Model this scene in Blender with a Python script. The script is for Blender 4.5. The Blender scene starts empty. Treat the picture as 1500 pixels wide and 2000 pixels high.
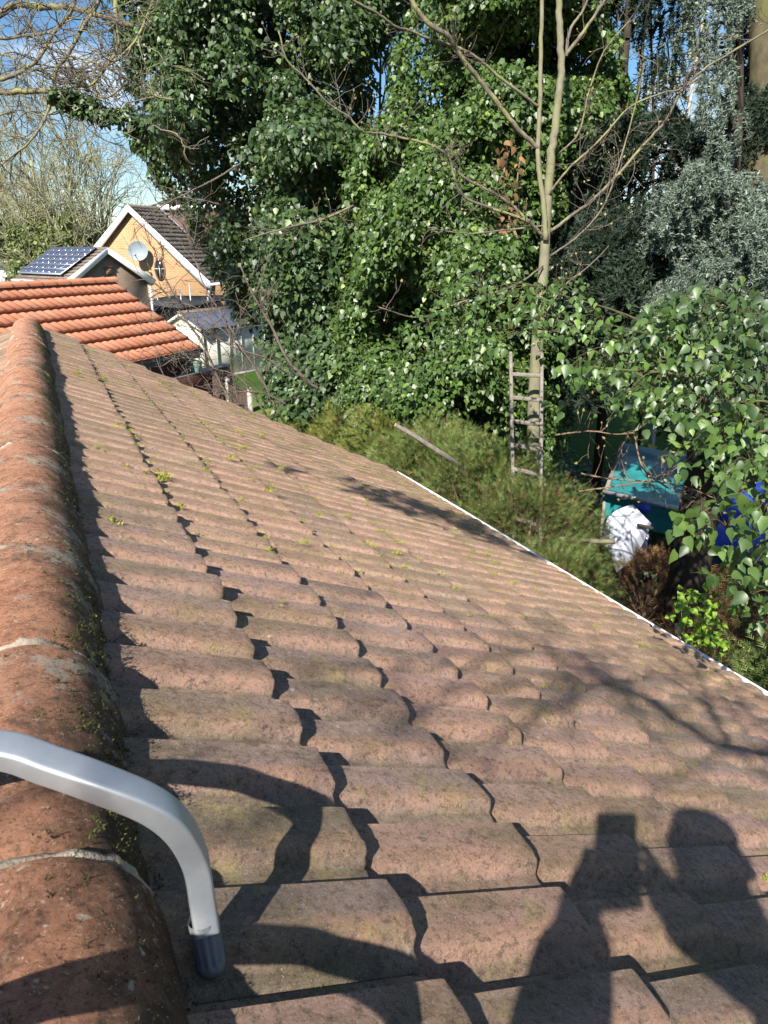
import bpy, math, random
import numpy as np
from mathutils import Vector, Matrix, noise
rng = np.random.default_rng(7)
random.seed(7)
R_ = math.radians
sc = bpy.context.scene
col = sc.collection

# ------------------------------------------------------------------ camera, sky, sun, exposure
ZR = 4.15                                   # height of the roof at the ridge
CAM = np.array([0.1064, 0.0, ZR + 0.70])
YAW, PITCH, FPX = R_(25.0), R_(20.0), 1400.0
F_ = np.array([math.sin(YAW)*math.cos(PITCH), math.cos(YAW)*math.cos(PITCH), -math.sin(PITCH)])
RT = np.array([math.cos(YAW), -math.sin(YAW), 0.0])
UP = np.array([math.sin(YAW)*math.sin(PITCH), math.cos(YAW)*math.sin(PITCH), math.cos(PITCH)])
cam_d = bpy.data.cameras.new('camera')
cam_o = bpy.data.objects.new('camera', cam_d); col.objects.link(cam_o)
cam_d.sensor_fit = 'VERTICAL'; cam_d.sensor_height = 24.0; cam_d.lens = FPX/2000*24
cam_d.clip_start = 0.01; cam_d.clip_end = 1500
cam_d.dof.use_dof = True; cam_d.dof.focus_distance = 5.0; cam_d.dof.aperture_fstop = 15.0
cam_o.matrix_world = Matrix(((RT[0], UP[0], -F_[0], CAM[0]), (RT[1], UP[1], -F_[1], CAM[1]),
                             (RT[2], UP[2], -F_[2], CAM[2]), (0, 0, 0, 1)))
sc.camera = cam_o

SUNL = np.array([876.3, 814.6, -1047.3]); SUNL /= np.linalg.norm(SUNL)      # direction the light travels
SUN_EL = math.asin(-SUNL[2]); SUN_AZ = math.atan2(-SUNL[0], -SUNL[1])         # azimuth from +Y towards +X
sun_d = bpy.data.lights.new('sun', 'SUN'); sun_o = bpy.data.objects.new('sun', sun_d); col.objects.link(sun_o)
sun_d.energy = 5.0; sun_d.angle = R_(0.55); sun_d.color = (1.0, 0.945, 0.86)
sun_o.rotation_euler = Vector(SUNL).to_track_quat('-Z', 'Y').to_euler()
sun_o.location = (-12, -12, 18)

world = bpy.data.worlds.new('World'); sc.world = world; world.use_nodes = True
wn, wl = world.node_tree.nodes, world.node_tree.links
wn.clear()
def wnode(t, **k):
    n = wn.new(t)
    for a, b in k.items(): setattr(n, a, b)
    return n
w_out = wnode('ShaderNodeOutputWorld'); w_bg = wnode('ShaderNodeBackground')
w_sky = wnode('ShaderNodeTexSky', sky_type='NISHITA', sun_disc=False)
w_sky.sun_elevation = SUN_EL; w_sky.sun_rotation = SUN_AZ; w_sky.altitude = 50
w_sky.air_density = 1.0; w_sky.dust_density = 0.15; w_sky.ozone_density = 2.2
w_bg.inputs['Strength'].default_value = 0.063
w_co = wnode('ShaderNodeTexCoord'); w_map = wnode('ShaderNodeMapping')
w_map.inputs['Scale'].default_value = (1.0, 1.0, 2.6); w_map.inputs['Location'].default_value = (2.4, 4.0, 2.16)
w_no = wnode('ShaderNodeTexNoise'); w_no.inputs['Scale'].default_value = 3.1; w_no.inputs['Detail'].default_value = 9; w_no.inputs['Roughness'].default_value = 0.56
w_rp = wnode('ShaderNodeValToRGB'); w_rp.color_ramp.elements[0].position = 0.53; w_rp.color_ramp.elements[1].position = 0.70
w_mx = wnode('ShaderNodeMixRGB'); w_mx.inputs['Color2'].default_value = (8.6, 9.2, 10.4, 1)
w_hs = wnode('ShaderNodeHueSaturation'); w_hs.inputs['Saturation'].default_value = 1.25; w_hs.inputs['Value'].default_value = 1.12
wl.new(w_co.outputs['Generated'], w_map.inputs['Vector']); wl.new(w_map.outputs['Vector'], w_no.inputs['Vector'])
wl.new(w_no.outputs['Fac'], w_rp.inputs['Fac']); wl.new(w_rp.outputs['Color'], w_mx.inputs['Fac'])
wl.new(w_sky.outputs['Color'], w_hs.inputs['Color']); wl.new(w_hs.outputs['Color'], w_mx.inputs['Color1'])
wl.new(w_mx.outputs['Color'], w_bg.inputs['Color']); wl.new(w_bg.outputs['Background'], w_out.inputs['Surface'])

sc.view_settings.view_transform = 'Standard'; sc.view_settings.look = 'None'
sc.view_settings.exposure = 1.0; sc.view_settings.gamma = 1.0; sc.view_settings.use_curve_mapping = False
sc.cycles.use_denoising = True
sc.cycles.max_bounces = 6; sc.cycles.diffuse_bounces = 3; sc.cycles.glossy_bounces = 2; sc.cycles.transmission_bounces = 3
sc.cycles.transparent_max_bounces = 6

# ------------------------------------------------------------------ helpers
def ray(px, py):
    return ((px-750)*RT + (1000-py)*UP + FPX*F_)/FPX          # camera depth 1
def at(px, py, d):                                            # a point at depth d metres in front of the lens
    return CAM + ray(px, py)*d
def onz(px, py, z):
    r = ray(px, py); return CAM + r*((z-CAM[2])/r[2])
def link(o, parent=None):
    col.objects.link(o)
    if parent is not None: o.parent = parent
    return o
def tag(o, label=None, cat=None, group=None, kind=None):
    if label: o['label'] = label
    if cat: o['category'] = cat
    if group: o['group'] = group
    if kind: o['kind'] = kind
    return o
def empty(name, loc=(0, 0, 0), az=0.0):                       # az: azimuth from +Y towards +X of the local +Y axis
    o = bpy.data.objects.new(name, None); o.location = tuple(loc); o.rotation_euler = (0, 0, -az)
    o.empty_display_size = 0.2
    return link(o)
class MB:
    """collects pieces, links them as ONE mesh"""
    def __init__(s): s.v = []; s.f = []; s.t = []; s.n = 0
    def add(s, V, Fs, tone=None):
        V = np.asarray(V, float).reshape(-1, 3)
        for f in Fs: s.f.append(np.asarray(f, int) + s.n)
        s.v.append(V); s.t.append(np.full(len(V), 0.5) if tone is None else np.broadcast_to(np.asarray(tone, float), (len(V),)).copy())
        s.n += len(V)
    def addarr(s, V, FA, tone):                               # FA: (m,k) int array, all one polygon size
        s.f.append(np.asarray(FA, int) + s.n); s.v.append(V); s.t.append(np.asarray(tone, float)); s.n += len(V)
    def build(s, name, mat, parent=None, smooth=False, bevel=0, sharp=None):
        m = bpy.data.meshes.new(name)
        V = np.concatenate(s.v) if s.v else np.zeros((0, 3))
        loops, starts, tot, k = [], [], [], 0
        for f in s.f:
            if f.ndim == 1: f = f[None, :]
            n_, c_ = f.shape
            loops.append(f.ravel()); starts.append(k + np.arange(n_)*c_); tot.append(np.full(n_, c_)); k += n_*c_
        L = np.concatenate(loops); S = np.concatenate(starts); T = np.concatenate(tot)
        m.vertices.add(len(V)); m.vertices.foreach_set('co', V.astype(np.float32).ravel())
        m.loops.add(len(L)); m.loops.foreach_set('vertex_index', L.astype(np.int32))
        m.polygons.add(len(S)); m.polygons.foreach_set('loop_start', S.astype(np.int32)); m.polygons.foreach_set('loop_total', T.astype(np.int32))
        if smooth: m.polygons.foreach_set('use_smooth', np.ones(len(S), bool))
        a = m.attributes.new('tone', 'FLOAT', 'POINT'); a.data.foreach_set('value', np.concatenate(s.t).astype(np.float32))
        m.update(calc_edges=True); m.validate()
        if sharp is not None: m.set_sharp_from_angle(angle=R_(sharp))
        m.materials.append(mat)
        o = bpy.data.objects.new(name, m)
        if bevel:
            b = o.modifiers.new('bevel', 'BEVEL'); b.width = bevel; b.segments = 2; b.limit_method = 'ANGLE'
        return link(o, parent)
    def box(s, lo, hi, tone=None):
        x0, y0, z0 = lo; x1, y1, z1 = hi
        V = [(x0,y0,z0),(x1,y0,z0),(x1,y1,z0),(x0,y1,z0),(x0,y0,z1),(x1,y0,z1),(x1,y1,z1),(x0,y1,z1)]
        s.add(V, [(0,3,2,1),(4,5,6,7),(0,1,5,4),(1,2,6,5),(2,3,7,6),(3,0,4,7)], tone)
    def prism(s, pts, ext, tone=None):                        # pts: planar loop, ext: extrusion vector
        P = np.asarray(pts, float); n = len(P); V = np.concatenate([P, P + np.asarray(ext, float)])
        fs = [tuple(range(n))[::-1], tuple(range(n, 2*n))] + [(i, (i+1) % n, n+(i+1) % n, n+i) for i in range(n)]
        s.add(V, fs, tone)
    def bar(s, a, b, w, h=None, upv=(0, 0, 1), tone=None):    # rectangular bar from a to b
        a = np.asarray(a, float); b = np.asarray(b, float); h = w if h is None else h
        d = b-a; d /= np.linalg.norm(d); u = np.asarray(upv, float); u = u - d*(u@d)
        if np.linalg.norm(u) < 1e-6: u = np.array([1., 0, 0]) - d*d[0]
        u /= np.linalg.norm(u); r = np.cross(d, u)
        q = [r*w/2+u*h/2, -r*w/2+u*h/2, -r*w/2-u*h/2, r*w/2-u*h/2]
        s.prism([a+k for k in q], b-a, tone)
    def tube(s, P, rad, k=7, tone=None, caps=True, wob=0.0):
        P = np.asarray(P, float); n = len(P); rad = np.broadcast_to(np.asarray(rad, float), (n,))
        d = np.gradient(P, axis=0); d /= np.maximum(np.linalg.norm(d, axis=1, keepdims=True), 1e-9)
        u = np.array([0, 0, 1.0]) if abs(d[0][2]) < 0.9 else np.array([1.0, 0, 0])
        V = np.zeros((n, k, 3)); an = np.arange(k)*2*math.pi/k
        for i in range(n):
            u = u - d[i]*(u@d[i]); u /= max(np.linalg.norm(u), 1e-9); r = np.cross(d[i], u)
            rr = rad[i]*(1 + (wob*rng.uniform(-1, 1, k) if wob else 0))
            V[i] = P[i] + (np.cos(an)*rr)[:, None]*u + (np.sin(an)*rr)[:, None]*r
        i, j = np.meshgrid(np.arange(n-1), np.arange(k), indexing='ij')
        q = np.stack([i*k+j, i*k+(j+1) % k, (i+1)*k+(j+1) % k, (i+1)*k+j], -1).reshape(-1, 4)
        tn = np.full(n*k, 0.5) if tone is None else np.repeat(np.broadcast_to(np.asarray(tone, float), (n,)), k)
        s.addarr(V.reshape(-1, 3), q, tn)
        if caps:
            s.f.append(np.arange(k)[::-1][None, :] + s.n - n*k); s.f.append(np.arange(k)[None, :] + s.n - k)

def nrm(a): return a/np.maximum(np.linalg.norm(a, axis=-1, keepdims=True), 1e-9)
def smooth_line(P, n=24):                                     # Catmull-Rom through control points (any columns)
    P = np.asarray(P, float); Q = np.concatenate([[2*P[0]-P[1]], P, [2*P[-1]-P[-2]]]); out = []
    m = len(P)-1
    for t in np.linspace(0, m-1e-6, n):
        i = int(t); f = t-i; p0, p1, p2, p3 = Q[i:i+4]
        out.append(0.5*((2*p1)+(-p0+p2)*f+(2*p0-5*p1+4*p2-p3)*f*f+(-p0+3*p1-3*p2+p3)*f**3))
    return np.array(out)

# ------------------------------------------------------------------ materials
class Mat:
    def __init__(s, name, rough=0.7, spec=0.4, metal=0.0):
        s.m = bpy.data.materials.new(name); s.m.use_nodes = True; s.nt = s.m.node_tree; s.N = s.nt.nodes; s.L = s.nt.links
        s.b = s.N['Principled BSDF']; s.b.inputs['Roughness'].default_value = rough
        s.b.inputs['Specular IOR Level'].default_value = spec; s.b.inputs['Metallic'].default_value = metal
        s.tc = s.N.new('ShaderNodeTexCoord').outputs['Object']
    def val(s, x, inp):
        if isinstance(x, (int, float)): inp.default_value = x
        elif isinstance(x, tuple): inp.default_value = (*x, 1) if len(x) == 3 else x
        else: s.L.new(x, inp)
    def noise(s, scale, detail=4, rough=0.5, vec=None, dist=0.0, out='Fac'):
        n = s.N.new('ShaderNodeTexNoise'); n.inputs['Scale'].default_value = scale; n.inputs['Detail'].default_value = detail
        n.inputs['Roughness'].default_value = rough; n.inputs['Distortion'].default_value = dist
        s.L.new(vec or s.tc, n.inputs['Vector']); return n.outputs[out]
    def voro(s, scale, vec=None, out='Distance', feature='F1'):
        n = s.N.new('ShaderNodeTexVoronoi'); n.feature = feature; n.inputs['Scale'].default_value = scale
        s.L.new(vec or s.tc, n.inputs['Vector']); return n.outputs[out]
    def mapping(s, scale=(1, 1, 1), rot=(0, 0, 0), loc=(0, 0, 0), vec=None):
        n = s.N.new('ShaderNodeMapping'); n.inputs['Scale'].default_value = scale; n.inputs['Rotation'].default_value = rot
        n.inputs['Location'].default_value = loc; s.L.new(vec or s.tc, n.inputs['Vector']); return n.outputs[0]
    def ramp(s, fac, stops, interp='LINEAR'):
        n = s.N.new('ShaderNodeValToRGB'); r = n.color_ramp; r.interpolation = interp
        while len(r.elements) < len(stops): r.elements.new(0.5)
        for e, (p, c) in zip(r.elements, stops):
            e.position = p; e.color = (c, c, c, 1) if isinstance(c, (int, float)) else (*c, 1)
        s.L.new(fac, n.inputs['Fac']); return n.outputs['Color']
    def mix(s, fac, a, b, mode='MIX'):
        n = s.N.new('ShaderNodeMixRGB'); n.blend_type = mode
        f3 = lambda q: (q, q, q) if isinstance(q, (int, float)) else q
        s.val(fac, n.inputs['Fac']); s.val(f3(a), n.inputs['Color1']); s.val(f3(b), n.inputs['Color2']); return n.outputs['Color']
    def math(s, op, a, b=0.0, clamp=False):
        n = s.N.new('ShaderNodeMath'); n.operation = op; n.use_clamp = clamp
        s.val(a, n.inputs[0]); s.val(b, n.inputs[1]); return n.outputs[0]
    def xyz(s, vec=None):
        n = s.N.new('ShaderNodeSeparateXYZ'); s.L.new(vec or s.tc, n.inputs[0]); return n.outputs
    def comb(s, x, y, z=0.0):
        n = s.N.new('ShaderNodeCombineXYZ'); s.val(x, n.inputs[0]); s.val(y, n.inputs[1]); s.val(z, n.inputs[2]); return n.outputs[0]
    def attr(s, name='tone'):
        n = s.N.new('ShaderNodeAttribute'); n.attribute_name = name; return n.outputs['Fac']
    def col(s, c): s.val(c, s.b.inputs['Base Color']); return s
    def rough(s, c): s.val(c, s.b.inputs['Roughness']); return s
    def bump(s, h, strength=0.5, dist=0.01, prev=None):
        n = s.N.new('ShaderNodeBump'); n.inputs['Strength'].default_value = strength; n.inputs['Distance'].default_value = dist
        s.L.new(h, n.inputs['Height'])
        if prev is not None: s.L.new(prev, n.inputs['Normal'])
        s.L.new(n.outputs[0], s.b.inputs['Normal']); return n.outputs[0]
    def translucent(s, amount, c):
        t = s.N.new('ShaderNodeBsdfTranslucent'); s.val(c, t.inputs['Color']); mx = s.N.new('ShaderNodeMixShader')
        mx.inputs[0].default_value = amount; s.L.new(s.b.outputs[0], mx.inputs[1]); s.L.new(t.outputs[0], mx.inputs[2])
        s.L.new(mx.outputs[0], s.N['Material Output'].inputs['Surface']); return s
M = {}
def plain(name, c, rough=0.6, spec=0.4, metal=0.0, var=0.12, scale=6.0, bump=0.0):
    m = Mat(name, rough, spec, metal); n = m.noise(scale, 6, 0.6)
    d = tuple(x*(1-var) for x in c); l = tuple(min(1, x*(1+var)) for x in c)
    m.col(m.ramp(n, [(0.3, d), (0.7, l)]))
    if bump: m.bump(m.noise(scale*12, 4, 0.6), bump, 0.004)
    M[name] = m.m; return m.m
def leafmat(name, dark, light, tip=None, rough=0.42, spec=0.4, trans=0.2, tr_col=(0.20, 0.30, 0.04), huevar=None):
    m = Mat(name, rough, spec); t = m.attr('tone')
    stops = [(0.0, dark), (0.75, light)] + ([(1.0, tip)] if tip else [])
    c = m.ramp(t, stops); n = m.noise(9.0, 3)
    c = m.mix(m.ramp(n, [(0.35, 0.0), (0.75, 0.45)]), c, huevar or tuple(x*1.3 for x in light))
    m.col(c)
    if trans: m.translucent(trans, m.mix(0.5, c, tr_col))
    M[name] = m.m; return m.m

def roof_tile_mat():
    m = Mat('weathered_concrete_tile', 0.88, 0.25); t = m.attr('tone'); X = m.xyz()
    a = m.noise(2.2, 6, 0.6); b = m.noise(19, 9, 0.78); g = m.noise(230, 5, 0.85); f = m.noise(75, 6, 0.8)
    far = m.math('GREATER_THAN', X[1], 1.985)                       # the older granular tiles start here
    near_c = m.ramp(b, [(0.30, (0.225, 0.172, 0.150)), (0.46, (0.300, 0.225, 0.196)), (0.60, (0.365, 0.270, 0.230)), (0.76, (0.43, 0.33, 0.28))])
    far_c = m.ramp(b, [(0.30, (0.33, 0.225, 0.160)), (0.48, (0.46, 0.320, 0.230)), (0.64, (0.54, 0.385, 0.275)), (0.8, (0.60, 0.46, 0.34))])
    c = m.mix(far, near_c, far_c)
    c = m.mix(m.math('MULTIPLY', m.ramp(t, [(0.0, 0.0), (1.0, 1.0)]), 0.55), c, (0.44, 0.245, 0.180))   # some tiles redder
    c = m.mix(m.ramp(m.math('MULTIPLY', t, a), [(0.0, 0.42), (0.17, 0.0)]), c, (0.115, 0.098, 0.088))     # some greyer
    al = m.noise(3.4, 9, 0.72, vec=m.mapping(scale=(0.55, 1.5, 1), loc=(4, 1, 0)))
    alg = m.ramp(al, [(0.46, 0.0), (0.60, 0.75)])
    fade = m.ramp(m.math('MULTIPLY', X[1], 0.14, True), [(0.0, 0.9), (0.25, 0.7), (0.45, 0.6), (0.75, 1.0), (1.0, 1.0)])
    u = m.math('FRACT', m.math('MULTIPLY', m.math('SUBTRACT', X[1], 0.80-8*0.1475), 1/0.1475))
    pan = m.ramp(u, [(0.0, 0.25), (0.06, 1.0), (0.33, 1.0), (0.38, 0.15), (0.60, 0.0), (1.0, 0.25)]); face = m.ramp(u, [(0.34, 0.0), (0.45, 1.0), (0.58, 1.0), (0.68, 0.0)])
    c = m.mix(m.math('MULTIPLY', m.math('MULTIPLY', face, m.ramp(b, [(0.35, 0.0), (0.6, 0.85)])), m.mix(far, 1.0, 0.35)), c, (0.44, 0.255, 0.165))    # worn orange nose of each roll
    c = m.mix(m.math('MULTIPLY', m.math('MULTIPLY', pan, m.ramp(a, [(0.3, 0.25), (0.6, 0.95)])), m.mix(far, 0.62, 0.30)), c, m.ramp(b, [(0.35, (0.110, 0.098, 0.055)), (0.65, (0.28, 0.235, 0.150))]))  # silt and algae lying in the pans
    c = m.mix(m.math('MULTIPLY', alg, fade), c, (0.150, 0.130, 0.060))                                # green algae
    bl = m.noise(30, 10, 0.8, vec=m.mapping(scale=(0.5, 1.0, 1), loc=(9, 3, 0)))
    c = m.mix(m.ramp(bl, [(0.52, 0.0), (0.66, 0.55)]), c, (0.085, 0.068, 0.045))                    # dark grime
    c = m.mix(m.ramp(m.noise(11, 8, 0.75, vec=m.mapping(loc=(2, 7, 5))), [(0.56, 0.0), (0.70, 0.6)]), c, (0.36, 0.31, 0.10))
    fl = m.math('MULTIPLY', m.ramp(m.noise(48, 5, 0.7, vec=m.mapping(loc=(3, 3, 1))), [(0.62, 0.0), (0.66, 1.0)]), m.ramp(m.noise(2.6, 4, 0.6, vec=m.mapping(loc=(8, 0, 1))), [(0.42, 0.0), (0.56, 0.85)]))
    c = m.mix(m.math('MULTIPLY', fl, far), c, (0.48, 0.43, 0.09))
    c = m.mix(m.ramp(g, [(0.32, 0.62), (0.47, 0.0)]), c, (0.06, 0.045, 0.036))                     # pores
    c = m.mix(m.ramp(g, [(0.60, 0.0), (0.78, 0.6)]), c, (0.50, 0.37, 0.28))                        # bright grains
    sp = m.voro(26, vec=m.mix(0.035, m.mapping(loc=(3, 0, 0)), m.noise(60, 3, out='Color'), 'ADD')); keep = m.ramp(m.noise(3.0, 3), [(0.5, 0), (0.66, 1)])
    c = m.mix(m.math('MULTIPLY', m.ramp(sp, [(0.10, 1.0), (0.15, 0.0)]), keep), c, (0.46, 0.42, 0.35))   # lichen dots
    c = m.mix(m.ramp(f, [(0.38, 0.75), (0.49, 0.0)]), c, (0.095, 0.068, 0.050))
    c = m.mix(m.ramp(f, [(0.58, 0.0), (0.72, 0.45)]), c, (0.50, 0.385, 0.30))
    om = m.math('MULTIPLY', m.ramp(m.math('MULTIPLY', m.math('SUBTRACT', m.math('ADD', X[1], m.math('MULTIPLY', X[0], -0.9)), 1.2), 0.22, True), [(0.0, 0.0), (1.0, 1.0)]), m.ramp(m.noise(13, 9, 0.75, vec=m.mapping(scale=(0.45, 1.3, 1), loc=(6, 2, 2))), [(0.42, 0.05), (0.60, 0.72)]))
    c = m.mix(om, c, (0.170, 0.116, 0.074))                                            # old brown moss towards the far ridge
    c = m.mix(1.0, c, (1.16, 1.12, 1.10), 'MULTIPLY')
    wv = lambda l: m.mix(0.05, m.mapping(loc=l), m.noise(90, 3, out='Color'), 'ADD')
    pit = m.ramp(m.voro(105, vec=wv((0, 0, 0))), [(0.16, 1.0), (0.26, 0.0)]); grit = m.ramp(m.voro(120, vec=wv((5, 1, 2))), [(0.14, 1.0), (0.24, 0.0)]); pm = m.ramp(m.noise(7, 6, 0.7, vec=m.mapping(loc=(1, 1, 9))), [(0.40, 0.15), (0.60, 0.9)])
    c = m.mix(m.math('MULTIPLY', pit, pm), c, (0.065, 0.048, 0.036)); c = m.mix(m.math('MULTIPLY', grit, 0.5), c, (0.62, 0.50, 0.40))
    m.col(c)
    p = m.bump(m.noise(34, 9, 0.75), 0.9, 0.012); p = m.bump(g, 0.9, 0.0035, p); m.bump(pit, -0.8, 0.003, p)
    M['tile'] = m.m
roof_tile_mat()
def ridge_mat():
    m = Mat('weathered_terracotta_ridge', 0.9, 0.25); X = m.xyz(); t = m.attr('tone')
    b = m.noise(13, 10, 0.8); g = m.noise(190, 6, 0.85); a = m.noise(4.5, 10, 0.8)
    c = m.ramp(b, [(0.30, (0.22, 0.105, 0.060)), (0.46, (0.50, 0.225, 0.125)), (0.62, (0.62, 0.310, 0.180)), (0.8, (0.62, 0.42, 0.28))])
    c = m.mix(m.math('MULTIPLY', t, 0.35), c, (0.40, 0.25, 0.17))
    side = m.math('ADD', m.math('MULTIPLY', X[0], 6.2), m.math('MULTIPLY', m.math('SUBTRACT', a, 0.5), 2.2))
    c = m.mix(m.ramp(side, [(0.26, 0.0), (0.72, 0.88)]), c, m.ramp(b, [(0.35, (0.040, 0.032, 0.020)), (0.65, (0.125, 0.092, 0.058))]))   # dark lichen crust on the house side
    bl = m.noise(9, 10, 0.8, vec=m.mapping(loc=(5, 2, 0)))
    c = m.mix(m.ramp(bl, [(0.51, 0.0), (0.62, 0.75)]), c, (0.085, 0.062, 0.040))
    wh = m.noise(7, 8, 0.75, vec=m.mapping(loc=(1, 9, 3)))
    c = m.mix(m.ramp(wh, [(0.555, 0.0), (0.60, 0.8)]), c, (0.44, 0.39, 0.31))
    c = m.mix(m.ramp(g, [(0.33, 0.7), (0.47, 0.0)]), c, (0.07, 0.04, 0.03))
    c = m.mix(m.ramp(g, [(0.60, 0.0), (0.74, 0.7)]), c, (0.68, 0.42, 0.28)); f = m.noise(62, 7, 0.8)
    c = m.mix(m.ramp(f, [(0.36, 0.75), (0.48, 0.0)]), c, (0.075, 0.048, 0.032)); c = m.mix(m.ramp(f, [(0.60, 0.0), (0.72, 0.6)]), c, (0.62, 0.34, 0.20))
    sp = m.voro(38, vec=m.mix(0.035, m.mapping(loc=(0, 2, 0)), m.noise(60, 3, out='Color'), 'ADD')); keep = m.ramp(m.noise(5, 3), [(0.46, 0), (0.6, 1)])
    c = m.mix(m.math('MULTIPLY', m.ramp(sp, [(0.08, 1.0), (0.17, 0.0)]), keep), c, (0.66, 0.56, 0.42))
    wv = lambda l: m.mix(0.05, m.mapping(loc=l), m.noise(90, 3, out='Color'), 'ADD')
    pit = m.ramp(m.voro(85, vec=wv((0, 0, 0))), [(0.17, 1.0), (0.27, 0.0)]); grit = m.ramp(m.voro(75, vec=wv((5, 1, 2))), [(0.12, 1.0), (0.20, 0.0)]); pm = m.ramp(m.noise(7, 6, 0.7, vec=m.mapping(loc=(1, 1, 9))), [(0.40, 0.2), (0.60, 0.95)])
    c = m.mix(m.math('MULTIPLY', pit, pm), c, (0.07, 0.042, 0.030)); c = m.mix(m.math('MULTIPLY', grit, 0.65), c, (0.72, 0.50, 0.34))
    m.col(c); p = m.bump(f, 0.9, 0.010); p = m.bump(pit, -0.8, 0.004, p); m.bump(g, 1.0, 0.004, p); M['ridge'] = m.m
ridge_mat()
def brick(name, c1, c2, mortar, w=0.225, h=0.075):
    m = Mat(name, 0.85, 0.2); X = m.xyz(); v = m.comb(m.math('ADD', X[0], X[1]), X[2])
    n = m.N.new('ShaderNodeTexBrick'); m.L.new(v, n.inputs['Vector']); n.inputs['Scale'].default_value = 1.0
    n.inputs['Brick Width'].default_value = w; n.inputs['Row Height'].default_value = h; n.inputs['Mortar Size'].default_value = 0.008
    n.inputs['Color1'].default_value = (*c1, 1); n.inputs['Color2'].default_value = (*c2, 1); n.inputs['Mortar'].default_value = (*mortar, 1)
    m.col(m.mix(m.ramp(m.noise(1.5, 8, 0.7), [(0.35, 0.0), (0.8, 0.35)]), n.outputs['Color'], tuple(x*0.55 for x in c1)))
    M[name] = m.m
brick('red_brick', (0.20, 0.07, 0.045), (0.15, 0.055, 0.04), (0.20, 0.17, 0.14))
brick('yellow_brick', (0.43, 0.255, 0.125), (0.36, 0.205, 0.090), (0.46, 0.36, 0.24))
brick('brown_brick', (0.34, 0.245, 0.17), (0.27, 0.19, 0.13), (0.34, 0.28, 0.22))
brick('chimney_brick', (0.30, 0.14, 0.08), (0.25, 0.15, 0.09), (0.3, 0.25, 0.2))
plain('white_paint', (0.80, 0.80, 0.79), 0.4, 0.4, var=0.05)
plain('white_plastic', (0.82, 0.82, 0.84), 0.35, 0.5, var=0.05)
plain('fascia_grey', (0.11, 0.12, 0.13), 0.5, var=0.1)
plain('orange_tile', (0.52, 0.155, 0.075), 0.75, 0.3, var=0.16, scale=3.5, bump=0.3)
plain('grey_tile', (0.155, 0.125, 0.10), 0.85, 0.2, var=0.3, scale=5, bump=0.3)
plain('brown_tile', (0.115, 0.075, 0.06), 0.8, 0.2, var=0.25, scale=5, bump=0.3)
plain('roof_felt', (0.050, 0.055, 0.062), 1.0, 0.0, var=0.2, scale=2)
plain('shed_felt', (0.075, 0.088, 0.125), 0.95, 0.1, var=0.15, scale=2)
plain('sage_paint', (0.42, 0.415, 0.37), 0.6, var=0.08, scale=3)
plain('cream_paint', (0.62, 0.58, 0.50), 0.6, var=0.05)
plain('lead_flashing', (0.20, 0.21, 0.24), 0.5, 0.5, var=0.15)
plain('joint_mortar', (0.27, 0.225, 0.175), 0.95, 0.2, var=0.75, scale=14, bump=1.0)
plain('mortar', (0.215, 0.185, 0.145), 0.95, 0.2, var=0.45, scale=22, bump=1.0)
plain('dark_wood', (0.075, 0.055, 0.04), 0.85, 0.2, var=0.35, scale=9)
plain('concrete', (0.38, 0.36, 0.32), 0.9, var=0.2)
plain('old_wood', (0.215, 0.190, 0.160), 0.85, 0.2, var=0.3, scale=14, bump=0.6)
plain('dish_grey', (0.24, 0.30, 0.33), 0.5, var=0.05)
plain('galvanised', (0.42, 0.44, 0.46), 0.45, 0.5, 0.5, var=0.1)
plain('pale_green_plastic', (0.20, 0.34, 0.27), 0.45, var=0.06)
plain('interior_dark', (0.02, 0.022, 0.025), 0.2, 0.6, var=0.1)
plain('cloth_white', (0.44, 0.46, 0.52), 0.85, 0.1, var=0.04)
plain('cut_wood', (0.52, 0.42, 0.27), 0.8, var=0.15, scale=20)
def bark(name, a, b, li=None, scale=7):
    m = Mat(name, 0.85, 0.2); v = m.mapping(scale=(1, 1, 0.35)); n = m.noise(scale, 8, 0.7, vec=v)
    c = m.ramp(n, [(0.3, a), (0.7, b)])
    if li: c = m.mix(m.ramp(m.noise(3.0, 7, 0.75), [(0.47, 0.0), (0.60, 0.85)]), c, li)
    m.col(c); m.bump(m.noise(scale*6, 6, 0.7, vec=v), 0.7, 0.01); M[name] = m.m
bark('green_bark', (0.105, 0.098, 0.062), (0.235, 0.215, 0.145), (0.185, 0.185, 0.085))
bark('mossy_bark', (0.04, 0.034, 0.02), (0.12, 0.10, 0.06), (0.095, 0.10, 0.03))
bark('lichen_bark', (0.085, 0.070, 0.056), (0.20, 0.17, 0.135), (0.27, 0.265, 0.11))
bark('grey_twig_bark', (0.085, 0.065, 0.052), (0.19, 0.155, 0.12))
bark('pale_twig_bark', (0.20, 0.18, 0.125), (0.36, 0.335, 0.23), (0.30, 0.33, 0.13))
bark('dark_bark', (0.025, 0.020, 0.015), (0.065, 0.050, 0.036))
bark('birch_bark', (0.30, 0.28, 0.25), (0.62, 0.60, 0.56))
bark('dead_stem', (0.13, 0.085, 0.055), (0.26, 0.18, 0.12))
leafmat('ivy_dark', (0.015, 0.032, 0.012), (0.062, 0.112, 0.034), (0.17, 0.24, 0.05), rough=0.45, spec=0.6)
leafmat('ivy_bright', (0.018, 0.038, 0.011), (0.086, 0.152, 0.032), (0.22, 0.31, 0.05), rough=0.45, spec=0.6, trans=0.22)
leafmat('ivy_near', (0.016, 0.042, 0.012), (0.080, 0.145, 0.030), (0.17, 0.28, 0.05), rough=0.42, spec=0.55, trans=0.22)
leafmat('conifer_frond', (0.032, 0.055, 0.020), (0.145, 0.200, 0.052), (0.30, 0.33, 0.10), rough=0.6, spec=0.25, trans=0.15)
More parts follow.
